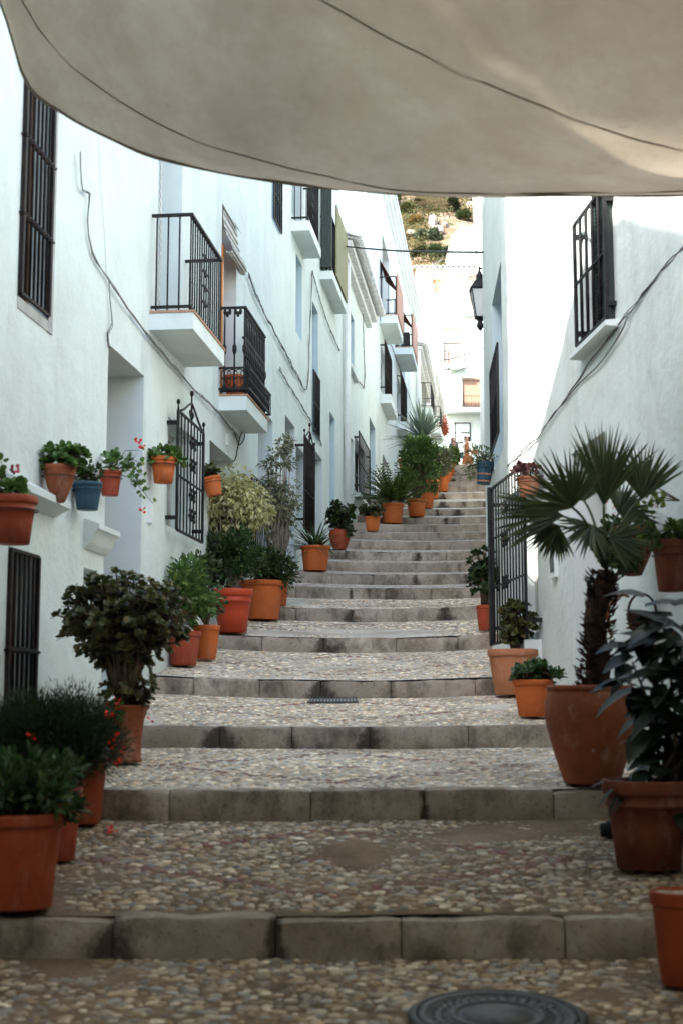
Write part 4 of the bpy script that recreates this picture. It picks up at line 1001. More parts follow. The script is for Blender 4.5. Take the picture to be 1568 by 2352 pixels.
# L1 near shiny shrub
r_,r,h,zs,s=pot_thing(40,2128,200,212,'big terracotta pot with a shiny dark green shrub in the bottom left corner','potted plant','t_deep','roll',GL)
m=MB(); sm=MB(); crown(m,sm,(0,0,zs),(0.02,0,zs+.13),(.30,.30,.22),1500,.055,.026,0,26,.35); finish(r_,m,sm,'g_gloss')
# L2 small pot behind
r_,r,h,zs,s=pot_thing(135,1992,100,160,'small dull clay pot wedged behind the big corner pot','potted plant','t_red','std',GL)
m=MB(); sm=MB(); crown(m,sm,(0,0,zs),(0,0,zs+.08),(.16,.16,.12),260,.05,.024,0,10,.3); finish(r_,m,sm,'g_dark')
# L3 feathery bush
r_,r,h,zs,s=pot_thing(190,1908,110,150,'orange clay pot under a wide feathery dark green bush with red blossoms','potted plant','t_deep','std',GL)
m=MB(); sm=MB(); c=Vector((-.17,-.10,zs+.13)); crown(m,sm,(0,0,zs),c,(.50,.45,.34),60000,.036,.0055,2,120,.25,.6,cr=.40,curl=0); finish(r_,m,sm,'g_needle')
flowers(r_,[c+Vector((.36,-.1,-.02)),c+Vector((.40,-.18,-.12)),c+Vector((.33,-.05,.14)),c+Vector((.39,-.2,.02)),c+Vector((-.02,-.4,.03))],.026)
# L4 jade tree
r_,r,h,zs,s=pot_thing(288,1762,108,130,'flared terracotta pot with a big spreading jade plant, left of the third step','potted plant','t_plain','flare',GL)
m=MB(); sm=MB(); rosettes(m,sm,(0,0,zs),(-.02,.0,zs+.60),(.47,.42,.34),520,.048,.043,8,.014); rosettes(m,sm,(0,0,zs),(.05,-.05,zs+.13),(.24,.2,.11),34,.05,.04,7,.008); finish(r_,m,sm,'g_olive')
m=MB(); crown(m,None,(0,0,0),(-.06,-.16,zs+.01),(.16,.08,.07),90,.05,.045,1,8,.3,stems=False); m.build('trailing_leaves',M['g_mid'],r_)
flowers(r_,[(-.02,-.2,zs+.02),(-.10,-.22,zs+.04),(-.03,-.21,zs+.06),(.02,-.19,zs-.26)],.024)
# L5 - L7
r_,r,h,zs,s=pot_thing(421,1538,80,78,'red clay pot with a bright glossy shrub, left end of the fourth step','potted plant','t_red','std',GL)
m=MB(); sm=MB(); crown(m,sm,(0,0,zs),(0.02,0,zs+.42),(.34,.34,.42),1500,.075,.036,0,34,.2,.7,.1); finish(r_,m,sm,'g_mid')
r_,r,h,zs,s=pot_thing(474,1523,62,78,'narrow orange clay pot beside the bright glossy shrub','potted plant','t_orange','std',GL)
m=MB(); sm=MB(); crown(m,sm,(0,0,zs),(-.06,.1,zs+.45),(.24,.26,.46),1000,.06,.03,0,22,.2); finish(r_,m,sm,'g_dark')
r_,r,h,zs,s=pot_thing(534,1490,94,100,'bright red plastic pot with a thick rim and a tall cream variegated fig','potted plant','t_redplastic','ring',GL,dd=None)
m=MB(); sm=MB(); c=Vector((-.06,.5,0)); crown(m,sm,(-.02,.12,zs),(-.06,.35,zs+1.0),(.52,.42,.50),4200,.075,.034,0,60,-.2,.5,.35,cr=.3,srad=.011,curl=.25); finish(r_,m,sm,'g_var','bark_pale')
m=MB(); crown(m,None,(0,0,0),(-.22,.15,zs+.36),(.38,.30,.44),2200,.06,.032,0,36,.2,stems=False); m.build('undergrowth',M['g_dark'],r_)
m=MB(); crown(m,None,(0,0,0),(.02,.18,zs+.42),(.34,.30,.40),1700,.06,.032,0,32,.2,stems=False); m.build('shrub',M['g_gloss'],r_)
# L9 two big orange pots
r_,r,h,zs,s=pot_thing(601,1425,102,88,'large orange pot with a low dense dark bush','potted plant','t_orange','roll',GL)
m=MB(); sm=MB(); crown(m,sm,(0,0,zs),(0.06,0,zs+.20),(.47,.42,.32),2600,.060,.032,0,44,.3); finish(r_,m,sm,'g_dark')
r_,r,h,zs,s=pot_thing(640,1404,48,70,'orange pot with a tall airy thin leaved tree behind the large orange pot','potted tree','t_orange','std',GL)
m=MB(); sm=MB()
crown(m,sm,(0,0,zs),(-.02,.1,zs+1.05),(.30,.30,.82),2000,.062,.025,0,60,-.1,.5,.2,cr=.26,srad=.012); crown(m,sm,(0,0,zs),(.08,.1,zs+1.72),(.14,.14,.22),200,.062,.025,0,8,.2,.5,.1,cr=.4,srad=.007); finish(r_,m,sm,'g_airy','bark_pale')
# L11 strappy
r_,r,h,zs,s=pot_thing(724,1317,70,58,'orange pot with dark strappy blades on the edge of a step','potted plant','t_orange','roll',GL)
m=MB()
for k in range(90):
    a=U(0,6.28); el=U(.25,1.35); dr=Vector((math.cos(a)*math.cos(el),math.sin(a)*math.cos(el),math.sin(el))); m.strap((U(-.06,.06),U(-.06,.06),zs-.02),dr,Vector((0,0,1)),U(.4,.66),U(.03,.045),U(.3,1.2),5)
finish(r_,m,None,'g_dark')
r_,r,h,zs,s=pot_thing(780,1284,50,46,'rounded brown pot with a dark spreading jade plant next to the strappy blades','potted plant','t_red','belly',GL)
m=MB(); sm=MB(); rosettes(m,sm,(0,0,zs),(0.0,0,zs+.30),(.30,.28,.26),120,.07,.055,8,.014); rosettes(m,sm,(0,0,zs),(0.14,-.1,zs+.0),(.16,.14,.16),24,.07,.055,7,.01); finish(r_,m,sm,'g_dark')
r_,r,h,zs,s=pot_thing(855,1240,38,34,'small orange pot with a compact reddish jade plant alone on the step edge','potted plant','t_orange','std',GL)
m=MB(); sm=MB(); rosettes(m,sm,(0,0,zs),(0.0,0,zs+.16),(.27,.25,.16),90,.07,.055,8,.012); finish(r_,m,sm,'g_olive')
# L14 cycad
r_,r,h,zs,s=pot_thing(900,1207,56,46,'wide orange pot with an arching sword fern','potted plant','t_orange','roll',GL)
m=MB()
for k in range(150):
    a=U(0,6.28); el=U(.45,1.45); dd=Vector((math.cos(a)*math.cos(el),math.sin(a)*math.cos(el),math.sin(el))); q=Vector((U(-.1,.1),U(-.1,.1),zs)); L=U(.65,1.0); n=13
    bend=U(.5,1.2)
    for i in range(n):
        q=q+dd*(L/n); dd=(dd-Vector((0,0,1))*bend/n).normalized(); t=dd.cross(Vector((0,0,1))).normalized()
        if i>1:
            for sgn in (-1,1): m.leaf(q,(t*sgn*.8+dd*.7).normalized(),Vector((0,0,1)),.12*(1-.5*i/n),.036,0)
    m.tube([q-dd*L*.3,q],.004,3)
finish(r_,m,None,'g_fern')
r_,r,h,zs,s=pot_thing(956,1203,46,40,'orange pot with a tall dense bushy shrub right of the sword fern','potted plant','t_orange','roll',GL)
m=MB(); sm=MB(); crown(m,sm,(0,0,zs),(0.06,.15,zs+.95),(.56,.48,.95),4600,.085,.042,0,84,.2,cr=.3,srad=.014); finish(r_,m,sm,'g_mid')
r_,r,h,zs,s=pot_thing(981,1172,34,38,'orange pot with a small dark plant behind the tall bushy shrub','potted plant','t_orange','std',GL)
m=MB(); sm=MB(); crown(m,sm,(0,0,zs),(.1,0,zs+.15),(.3,.25,.2),300,.09,.045,0,12,.2); finish(r_,m,sm,'g_fern')
# yucca on a trunk
r_,r,h,zs,s=pot_thing(992,1150,36,44,'orange pot with a spiky grey green yucca on a bare trunk','potted plant','t_orange','std',GL)
m=MB(); sm=MB(); top=zs+1.2; sm.tube([(-.1,0,zs),(-.18,.0,zs+.7),(-.25,0,top)],[.08,.07,.08],8)
for k in range(110):
    a=U(0,6.28); el=U(-.25,1.45); dr=Vector((math.cos(a)*math.cos(el),math.sin(a)*math.cos(el),math.sin(el))); m.strap((-.25,0,top),dr,Vector((0,0,1)),U(.8,1.2),.085,U(.0,.35),3,.1)
finish(r_,m,sm,'g_yucca')
r_,r,h,zs,s=pot_thing(1018,1122,26,34,'orange pot with a pale yellowish rounded shrub near the top of the pot row','potted plant','t_orange','std',GL)
m=MB(); sm=MB(); crown(m,sm,(0,0,zs),(-.12,0,zs+.50),(.46,.45,.50),1500,.13,.06,0,36,.0,cr=.34); finish(r_,m,sm,'g_airy')
r_,r,h,zs,s=pot_thing(1029,1118,18,36,'narrow orange pot half hidden behind the pale rounded shrub','potted plant','t_orange','std',GL)
m=MB(); sm=MB(); crown(m,sm,(0,0,zs),(0,0,zs+.3),(.3,.3,.3),300,.12,.055,0,12,.1); finish(r_,m,sm,'g_fern')
r_,r,h,zs,s=pot_thing(1036,1097,18,28,'topmost orange pot of the left row, with a yellow green shrub','potted plant','t_orange','std',GL)
m=MB(); sm=MB(); crown(m,sm,(0,0,zs),(-.02,0,zs+.30),(.36,.36,.36),900,.13,.06,0,26,.1,cr=.34); finish(r_,m,sm,'g_lime')
# ---------------------------------------------------------------- right side ground pots
GR='potted plants along the right wall'
r_,r,h,zs,s=pot_thing(1112,1425,40,58,'dark red pot with a jade plant just left of the tall iron grille','potted plant','t_red','std',GR,dd=15.6)
m=MB(); sm=MB(); rosettes(m,sm,(0,0,zs),(.0,0,zs+.40),(.19,.18,.32),90,.06,.048,8,.011); finish(r_,m,sm,'g_dark')
r_,r,h,zs,s=pot_thing(1178,1605,118,104,'pale clay pot with an upright jade bush beneath the tall iron grille','potted plant','t_pale','std',GR)
m=MB(); sm=MB(); rosettes(m,sm,(.02,0,zs),(.04,0,zs+.28),(.18,.17,.23),150,.045,.036,8,.008); finish(r_,m,sm,'g_olive'); stones(r_,r,zs,16)
r_,r,h,zs,s=pot_thing(1224,1656,94,84,'bright orange pot with a low dark succulent, left of the palm pot','potted plant','t_orange','std',GR)
m=MB(); sm=MB(); rosettes(m,sm,(0,0,zs),(.02,0,zs+.07),(.22,.20,.11),95,.05,.030,9,.007); finish(r_,m,sm,'g_gloss')
# palm
r_,r,h,zs,s=pot_thing(1359,1816,212,224,'big bellied terracotta pot with a fan palm on a shaggy trunk','potted palm','t_plain','belly',GR)
stones(r_,r,zs,30,.55)
PD=r_.location.y; PX=r_.location.x; PZ=r_.location.z
def loc(x,y,dd=0): return at(x,y,PD+dd)-r_.location
sm=MB(); b=Vector((0,0,zs-.05)); t=loc(1388,1315); pts=[b.lerp(t,k/8)+Vector((.03*math.sin(k*.9),0,0)) for k in range(9)]
sm.tube(pts,[.074,.072,.070,.068,.066,.066,.066,.066,.06],12)
ax=(t-b).normalized()
for k in range(360):
    f=R(); a=U(0,6.28); q=b.lerp(t,f); rad=.062; o=Vector((math.cos(a),math.sin(a),0)); p=q+o*rad*.95
    sm.leaf(p,(o*.65+Vector((0,0,U(.3,.9)))+rv()*.25).normalized(),o,U(.035,.085),U(.022,.042),0)
sm.build('trunk',M['fibre'],r_)
HEAD=t+Vector((0,0,.03))
FANS=[((1312,1165),-.2,(-.45,-.25,.85),.40,2.5),((1385,1158),.05,(.12,.0,1),.52,1.05),((1472,1145),.12,(.22,.1,1),.37,1.5),((1357,1207),-.1,(-.3,-.5,-.6),.27,3.2),((1290,1185),.0,(-1,-.15,.04),.46,1.1),
      ((1280,1208),.1,(-.5,.2,-.6),.24,2.4),((1420,1180),.2,(.6,.3,.5),.30,2.2),((1400,1235),-.2,(.9,-.3,-.1),.26,2.0),((1340,1150),.3,(-.2,.4,.9),.34,2.2)]
for (px,dd,axv,L,spr) in FANS:
    tip=loc(px[0],px[1],dd); axv=Vector(axv).normalized(); nr=Vector((0,-1,.25)); nr=(nr-axv*nr.dot(axv)).normalized()
    k=MB(); pt=[HEAD.lerp(tip,q/6)+Vector((0,0,.07*math.sin(math.pi*q/6))) for q in range(7)]
    a0=axv; t_=nr.cross(a0).normalized()
    for q in range(26):
        an=spr*(q/25-.5); dr=(a0*math.cos(an)+t_*math.sin(an)+nr*U(-.12,.06)).normalized()
        k.strap(tip,dr,nr,L*(.82+.18*math.cos(an))*U(.85,1.05),.024,U(.05,.4),5,.22)
    lf=k.build('leaf',M['g_palm'],r_)
    k=MB(); k.tube(pt,[.015,.012,.010,.009,.008,.008,.007],5); k.build('petiole',M['g_palm'],lf)
# rubber plant pot
r_,r,h,zs,s=pot_thing(1490,2020,206,198,'dark red pot of pebbles with a big leaved rubber plant, right frame edge','potted plant','t_dark','ring',GR)
stones(r_,r,zs,34,.2)
PD=r_.location.y
m=MB(); sm=MB()
nodes=[(1545,1450),(1560,1500),(1510,1700),(1545,1640),(1575,1560),(1520,1780),(1560,1880),(1575,1720),(1480,1430),(1530,1480),(1450,1520),(1500,1560),(1555,1600),(1470,1640),(1530,1680),(1490,1740),(1550,1760),(1560,1530),(1500,1480),(1580,1660),(1560,1830),(1450,1600),(1520,1610)]
for (x,y) in nodes:
    q=loc(x,y,U(-.12,.15)); b=Vector((U(.0,.14),U(-.05,.1),zs)); sm.tube([b,b.lerp(q,.5)+Vector((.06,0,.0)),q],[.011,.009,.005],5)
    for k in range(6):
        a=U(0,6.28); dr=Vector((math.cos(a),math.sin(a)*.8,U(-.75,.45))).normalized(); m.strap(q+Vector((0,0,.05*k-.12)),dr,Vector((0,-.4,1)),U(.16,.25),U(.095,.135),U(.2,.9),5,.10)
for k in range(9):
    a=U(2.4,4.6); dr=Vector((math.cos(a),math.sin(a),U(.2,.9))).normalized(); m.strap((U(-.1,.02),U(-.1,.05),zs),dr,Vector((0,0,1)),U(.16,.30),.035,U(.8,2),5)
finish(r_,m,sm,'g_rubber')
r_,r,h,zs,s=pot_thing(1570,2285,140,205,'terracotta pot of pebbles cut off by the lower right frame edge','plant pot','t_deep','std',GR,'plant_pot')
stones(r_,r,zs,26)
p=ground_hit(1400,1932); o=empty('plant_pot',(p.x,p.y+.04,p.z),'little black plastic pot lying beside the dark red pebble pot','plant pot'); m=MB(); m.lathe([(0,0),(.035,0),(.05,.075),(.054,.08),(.05,.082),(.045,.03)],16)
for i,v in enumerate(m.v): m.v[i]=(v[2]-.04,v[1],v[0]+.052)
m.build('pot',M['dark'],o)
# ---------------------------------------------------------------- hanging pots
def hanging(W,xc,yc,w,hp,label,mat,style='std',tilt=0.0,group='flowerpots hung on the left wall',cat='hanging pot',o=None,rimy=None):
    d,z=W.hit(xc,yc,.15); r=w*d/F/2; d,z=W.hit(xc,yc,r+.015); h=hp*d/F
    p=W.pt(d,r+.015,z-h/2); root=empty('hanging_pot',p,label,cat,group); 
    zs=pot_parts(root,r,h,M[mat],style,n=24)
    rm=MB(); rm.tube([(r*1.02*math.cos(2*math.pi*k/20),r*1.02*math.sin(2*math.pi*k/20),h*.70) for k in range(21)],.004,4)
    n=Vector((W.N[0],W.N[1],0)); rm.tube([-n*r*.95+Vector((0,0,h*.70)),-n*(r+.02)+Vector((0,0,h*.72))],.006,4); rm.build('wall_ring',M['iron'],root)
    if tilt:
        root.rotation_euler=(0,tilt,0)
    return root,r,h,zs
r_,r,h,zs=hanging(LW,30,1195,112,110,'dark red wall pot at the left frame edge, nearest of the hung pots','t_red','ring')
m=MB(); sm=MB(); crown(m,sm,(0,0,zs),(-.02,0,zs+.05),(.15,.14,.07),110,.06,.055,1,9,.3); crown(m,sm,(0,0,zs),(-.09,.0,zs+.2),(.06,.06,.14),40,.05,.045,1,5,.3); finish(r_,m,sm,'g_mid'); flowers(r_,[(.01,-.02,zs+.20)],.035,'f_pink',14)
r_,r,h,zs=hanging(LW,137,1112,78,86,'round bottomed terracotta wall pot with a bushy succulent, left of the blue pot','t_plain','bowl')
m=MB(); sm=MB(); rosettes(m,sm,(0,0,zs),(.03,0,zs+.07),(.17,.14,.12),60,.05,.042,8,.006); finish(r_,m,sm,'g_mid')
r_,r,h,zs=hanging(LW,202,1140,68,64,'blue glazed wall pot between two terracotta wall pots','t_blue','std')
m=MB(); sm=MB(); crown(m,sm,(0,0,zs),(.0,0,zs+.08),(.13,.12,.11),150,.045,.035,0,12,.3); finish(r_,m,sm,'g_dark')
r_,r,h,zs=hanging(LW,254,1110,54,58,'orange wall pot with a trailing red geranium beside the first doorway','t_red','std')
m=MB(); sm=MB(); crown(m,sm,(0,0,zs),(.02,0,zs+.08),(.15,.13,.10),110,.045,.04,1,10,.3); q=Vector((.05,-.02,zs+.02))
for k in range(5):
    e=Vector((.22+.03*k,U(-.08,.08),zs+.20-.11*k)); sm.tube([(0,0,zs),Vector((0,0,zs)).lerp(e,.5)+Vector((0,0,.09)),e],[.005,.004,.003],4)
    for j in range(16): m.leaf(Vector((0.06,0,zs+.05)).lerp(e,U(.3,1))+rv()*.035,rv().normalized(),rv(),.042,.038,1)
finish(r_,m,sm,'g_mid'); flowers(r_,[(.22,-.02,zs+.27),(.25,.0,zs+.23),(.27,-.02,zs-.31)],.03)
r_,r,h,zs=hanging(LW,376,1080,62,60,'terracotta wall pot with pale rounded leaves, left of the tall ornate grille','t_orange','ring')
m=MB(); sm=MB(); crown(m,sm,(0,0,zs),(.02,0,zs+.02),(.19,.16,.10),170,.065,.055,1,14,.1,.7,.15); finish(r_,m,sm,'g_mid')
r_,r,h,zs=hanging(LW,494,1117,46,44,'small tilted orange wall pot with a little succulent, right of the tall ornate grille','t_orange','std',-.22)
m=MB(); sm=MB(); rosettes(m,sm,(0,0,zs),(-.02,0,zs+.08),(.12,.1,.09),30,.05,.04,7,.005); finish(r_,m,sm,'g_olive')
r_,r,h,zs=hanging(LW,927,1064,28,20,'little flared terracotta wall pot far up the street above the sword fern','t_pale','std')
m=MB(); sm=MB(); crown(m,sm,(0,0,zs),(.0,0,zs+.12),(.2,.15,.15),60,.1,.09,1,6,.3); finish(r_,m,sm,'g_red')
q=LW.pt(16.33,.14,3.53); r_=empty('potted_plant',q,'empty terracotta pot standing on the curled iron balcony','plant pot'); pot_parts(r_,.135,.27,M['t_orange'],'std')
GH='flowerpots hung on the right wall'
r_,r,h,zs=hanging(RW,1214,1118,56,44,'terracotta wall pot with a dark red leaved plant above the tall iron grille','t_pale','std',0,GH)
m=MB(); sm=MB(); crown(m,sm,(0,0,zs),(-.03,0,zs+.07),(.16,.14,.11),170,.045,.04,1,14,.3); finish(r_,m,sm,'g_red')
r_,r,h,zs=hanging(W2,1109,1087,44,52,'blue and terracotta painted wall pot at the house corner, beside the top of the steps','t_blue','std',.10,GH)
m=MB(); m.lathe([(r*.80,h*.40),(r*.825,h*.40),(r*.845,h*.47),(r*.82,h*.47)],24); m.lathe([(r*.72,h*.08),(r*.745,h*.08),(r*.765,h*.15),(r*.74,h*.15)],24); m.build('painted_band',M['t_pale'],r_)
m=MB(); sm=MB(); crown(m,sm,(0,0,zs),(-.05,0,zs+.10),(.24,.2,.16),260,.05,.02,0,20,.2); crown(m,sm,(0,0,zs),(-.16,0,zs-.08),(.10,.08,.14),60,.05,.02,0,8,-.2); finish(r_,m,sm,'g_fern')
r_,r,h,zs=hanging(RW,1540,1300,86,118,'brown wall pot with bright green leaves at the right frame edge','t_dark','std',0,GH)
m=MB(); sm=MB(); crown(m,sm,(0,0,zs),(-.03,0,zs+.06),(.18,.16,.10),200,.065,.04,0,14,.2,.7,.2); finish(r_,m,sm,'g_fern')
r_,r,h,zs=hanging(RW,1452,1268,110,110,'dark wall pot overgrown with dark leaves and tiny red flowers behind the palm fans','t_dark','bowl',0,GH)
m=MB(); sm=MB(); crown(m,sm,(0,0,zs),(-.03,-.02,zs+.02),(.19,.16,.17),480,.045,.035,0,24,.2); crown(m,sm,(0,0,zs),(-.06,-.04,zs-.14),(.20,.14,.16),460,.045,.035,0,20,-.2); finish(r_,m,sm,'g_dark')
flowers(r_,[(U(-.22,.22),U(-.12,.1),zs+U(.12,.3)) for k in range(12)],.014,'f_pink',6)
d,z=RW.hit(1474,1425,.10); q=RW.pt(d,.10,z)
r_=empty('wicker_basket',q,'dark wicker basket with an arched handle hung below the overgrown pot','basket'); m=MB(); m.lathe([(0,-.10),(.05,-.10),(.09,-.05),(.105,.02),(.10,.055),(.09,.055),(.085,.0)],20)
for zz in (-.05,-.02,.01,.04): m.tube([(.105*math.cos(2*math.pi*k/24),.105*math.sin(2*math.pi*k/24),zz) for k in range(25)],.006,4)
m.build('basket',M['fibre'],r_); m=MB(); m.tube([(.095*math.cos(math.pi*k/12),0,.05+.13*math.sin(math.pi*k/12)) for k in range(13)],.009,5); m.build('handle',M['fibre'],r_)
m=MB(); m.tube([(-.13+.11*math.cos(k*.3+1.2),-.02,.0+.17*math.sin(k*.3+1.2)) for k in range(10)],.009,5); m.build('hoop',M['t_plain'],r_)
# yellow twig over the right edge
d,z=RW.hit(1545,1150,.06); q=RW.pt(d,.06,z); r_=empty('climbing_plant',q,'yellow green twig sticking out from the right wall near the frame edge','climbing plant'); m=MB(); sm=MB()
for k in range(4):
    e=Vector((-.16-.05*R(),U(-.08,.1),U(-.12,.12))); sm.tube([(0.04,0,0),e*.5+Vector((0,0,.03)),e],[.006,.004,.003],4)
    for j in range(12): m.leaf(e*U(.3,1.1)+rv()*.02,rv().normalized(),rv(),.05,.032,0)
finish(r_,m,sm,'g_lime')
# ================================================================== STREET BITS
def cable(label,pts,rad=.012,strands=1,W=None,mat='cable',group='cables strung along the walls'):
    m=MB(); P=[Vector(p) for p in pts]; Q=[]
    for i in range(len(P)-1):
        n=max(2,int((P[i+1]-P[i]).length/.12))
        for k in range(n):
            t=k/n; a=P[max(i-1,0)];b=P[i];c=P[i+1];e=P[min(i+2,len(P)-1)]
            Q.append(.5*((2*b)+(-a+c)*t+(2*a-5*b+4*c-e)*t*t+(-a+3*b-3*c+e)*t**3))
    Q.append(P[-1])
    for s in range(strands):
        o=s*11.3; f=0 if strands==1 else min(.024,rad*3.4)
        m.tube([q+Vector((abs(noise.noise(q*2.0+Vector((o,0,0))))*f,noise.noise(q*2.6+Vector((0,o,5)))*f*1.3,noise.noise(q*3.1+Vector((3,0,o)))*f*2.0)) for q in Q],rad*(1 if s%2==0 else .7),5)
    o=m.build('cable',M[mat]); o.location=Q[0]
    for v in o.data.vertices: v.co-=Q[0]
    tag(o,label,'cable',group); return o
def onwall(W,pts,o=.02): return [W.pt(*(W.hit(x,y,o)[:1]),o,W.hit(x,y,o)[1]) for x,y in pts]
cable('thick tangled grey cable bundle sagging past the first doorway and under both near balconies',onwall(LW,[(184,350),(186,400),(191,437),(205,446),(201,507),(211,578),(246,636),(299,716),(340,771),(390,830),(447,896),(492,937),(529,982),(549,1006)],.03),.0045,5)
cable('thin cable hanging from the bundle to the top of the first doorway',onwall(LW,[(250,640),(254,700),(258,745),(247,770),(250,800)]),.006,2)
cable('coiled cable end dangling beneath the curled iron balcony',onwall(LW,[(535,985),(545,1010),(552,1022),(562,1005),(560,990),(553,1000),(545,1035),(541,1055),(525,1068)],.03),.008,1,mat='cable_dark')
cable('dark cable loop swooping down and up again beside the curled iron balcony',onwall(LW,[(570,630),(600,705),(642,786),(675,850),(700,895),(707,870),(711,760),(717,621)],.03),.008,3,mat='cable')
cable('cable sloping from the top of the dark loop down past the blue recess',onwall(LW,[(717,621),(735,690),(757,755),(780,805)],.03),.008,3)
cable('thin cable slanting down over the doorways to the crowned grille',onwall(LW,[(641,847),(684,920),(715,970),(739,1023)],.02),.008,2)
cable('cable running under the tile eave and along the house with the red mats',onwall(LW,[(793,825),(812,858),(831,885),(836,870),(837,680),(878,745),(920,855),(955,958)],.04),.012,2)
cable('thin vertical wire on the wall above the first doorway',onwall(LW,[(228,280),(231,400),(240,520),(246,640)],.012),.004,1,mat='pipe')
cable('thick grey cable climbing along the right wall above the palm',onwall(RW,[(1600,535),(1568,568),(1500,640),(1444,709),(1350,836),(1259,968),(1210,1022),(1163,1068)],.02),.0055,2)
cable('thin cable drooping from the right wall window sill',onwall(RW,[(1440,715),(1432,750),(1380,830),(1330,880),(1290,925)],.02),.006,1)
a=LW.pt(LW.hit(776,565)[0],.05,LW.hit(776,565)[1]); b=W2.pt(17.5,.03,W2.hit(1118,547)[1]); cable('black overhead wire crossing the street above the low tile eave',[a,a.lerp(b,.5)-Vector((0,0,.04)),b],.016,1,mat='cable_dark',group='overhead wires')
a=at(974,823,60); b=at(1125,795,45); cable('slack overhead wire crossing the upper street in front of the large far house',[a,a.lerp(b,.4)-Vector((0,0,.22)),b],.022,1,mat='cable_dark',group='overhead wires')
a=at(979,789,58); b=at(1125,788,45); cable('straight overhead wire crossing high over the upper street',[a,b],.018,1,mat='cable',group='overhead wires')
a=at(1000,868,64); b=at(1125,812,45); cable('lowest overhead wire slanting across the upper street',[a,a.lerp(b,.5)-Vector((0,0,.12)),b],.018,1,mat='cable',group='overhead wires')
cable('dark cable tangle hanging down the corner above the lantern',[at(1116,450,17.9),at(1122,520,17.8),at(1112,575,17.9),at(1117,640,17.8)],.02,3,mat='cable_dark')
cable('grey cables fanning out from the top of the right corner',[at(1150,440,17),at(1130,490,17.4),at(1114,545,17.9)],.012,3)
# lantern
q=at(1101,690,18.3); r_=empty('wall_lantern',q,'black wall lantern with frosted panes on the right house corner','lantern')
w=.12; m=MB()
top=.145; bot=-.24; wb=.058
cr=[(w,w),(-w,w),(-w,-w),(w,-w)]
for k in range(4):
    a,b=cr[k],cr[(k+1)%4]; f=wb/w
    m.tube([(a[0],a[1],top),(a[0]*f,a[1]*f,bot)],.010,4); m.tube([(a[0],a[1],top),(b[0],b[1],top)],.012,4); m.tube([(a[0]*f,a[1]*f,bot),(b[0]*f,b[1]*f,bot)],.012,4)
m.build('frame',M['iron'],r_); g=MB()
for k in range(4):
    a,b=cr[k],cr[(k+1)%4]; f=wb/w*.97; e=.97; g.quad((a[0]*e,a[1]*e,top),(b[0]*e,b[1]*e,top),(b[0]*f,b[1]*f,bot),(a[0]*f,a[1]*f,bot))
g.build('pane',noisy('frosted glass',(.50,.52,.53),(.58,.60,.60),3,.35,20,.1),r_)
m=MB(); m.hexa([(-w-.015,-w-.015,top+.01),(w+.015,-w-.015,top+.01),(w+.015,w+.015,top+.01),(-w-.015,w+.015,top+.01),(-.04,-.04,top+.16),(.04,-.04,top+.16),(.04,.04,top+.16),(-.04,.04,top+.16)]); m.lathe([(.045,top+.15),(.05,top+.20),(.03,top+.23),(.012,top+.28),(.02,top+.31),(0,top+.34)],12); m.build('cap',M['iron'],r_)
m=MB(); m.lathe([(.058,bot-.01),(.03,bot-.06),(.045,bot-.09),(.05,bot-.12),(.02,bot-.17),(0,bot-.19)],12)
m.tube([(0,0,bot-.10),(.06,0,bot-.14),(.12,0,bot-.06),(.20,0,bot-.05)],.014,5); m.tube([(0,0,top+.30),(.07,0,top+.30),(.12,.0,top+.2),(.22,0,top+.18)],.013,5); m.build('bracket',M['iron'],r_)
# manhole and drain
mz=gz(MANHOLE[1])+dish(*MANHOLE)+.012; tl=math.atan2(tread_ends(0)[3]-tread_ends(0)[1],tread_ends(0)[2]-tread_ends(0)[0])
r_=empty('manhole_cover',(MANHOLE[0],MANHOLE[1],mz),'round black iron manhole cover set in the cobbles at the bottom edge','manhole cover'); r_.rotation_euler=(tl,0,0)
mi=noisy('worn cast iron',(.030,.031,.032),(.075,.074,.070),12,.55,70,.5,.004,.4)
m=MB(); m.lathe([(0.325,-.03),(.325,.004),(.305,.010),(.298,.010),(.294,-.004)],64); m.build('frame',mi,r_)
m=MB(); m.lathe([(.292,-.004),(.290,.008),(.262,.009),(.258,.002),(.178,.002),(.174,.010),(.155,.010),(.151,.002),(.128,.002),(.124,.009),(0,.010)],64)
for k in range(34):
    a=2*math.pi*k/34; c_,s_=math.cos(a),math.sin(a)
    for q in (-1,1): m.blob(((.218+.016*q)*c_-.004*s_*q,(.218+.016*q)*s_+.004*c_*q,.003),(.011,.008,.005),6,4)
m.build('lid',mi,r_)
m=MB(); gz0=gz(GRATE[1])+dish(*GRATE)+.004; gs=(gz(GRATE[1]+.2)-gz(GRATE[1]-.2))/.4
x0,x1=GRATE[0]-.21,GRATE[0]+.21
def gbar(xa,xb,ya,yb,t): m.hexa([(xa,GRATE[1]+ya,gz0+gs*ya-.03),(xb,GRATE[1]+ya,gz0+gs*ya-.03),(xb,GRATE[1]+yb,gz0+gs*yb-.03),(xa,GRATE[1]+yb,gz0+gs*yb-.03),(xa,GRATE[1]+ya,gz0+gs*ya+t),(xb,GRATE[1]+ya,gz0+gs*ya+t),(xb,GRATE[1]+yb,gz0+gs*yb+t),(xa,GRATE[1]+yb,gz0+gs*yb+t)])
gbar(x0-.02,x1+.02,-.28,-.255,.012); gbar(x0-.02,x1+.02,.255,.28,.012)
for k in range(15):
    x=x0+(x1-x0)*k/14; gbar(x-.008,x+.008,-.2545,.2545,.010)
gbar(x0+.0085,x1-.0085,-.2545,.2545,-.022)
c=Vector((GRATE[0],GRATE[1],gz0)); o=m.build('drain_grate',mi); o.location=c
for v in o.data.vertices: v.co-=c
tag(o,'small rectangular iron drain grate in the cobbles at the foot of a step','drain grate')
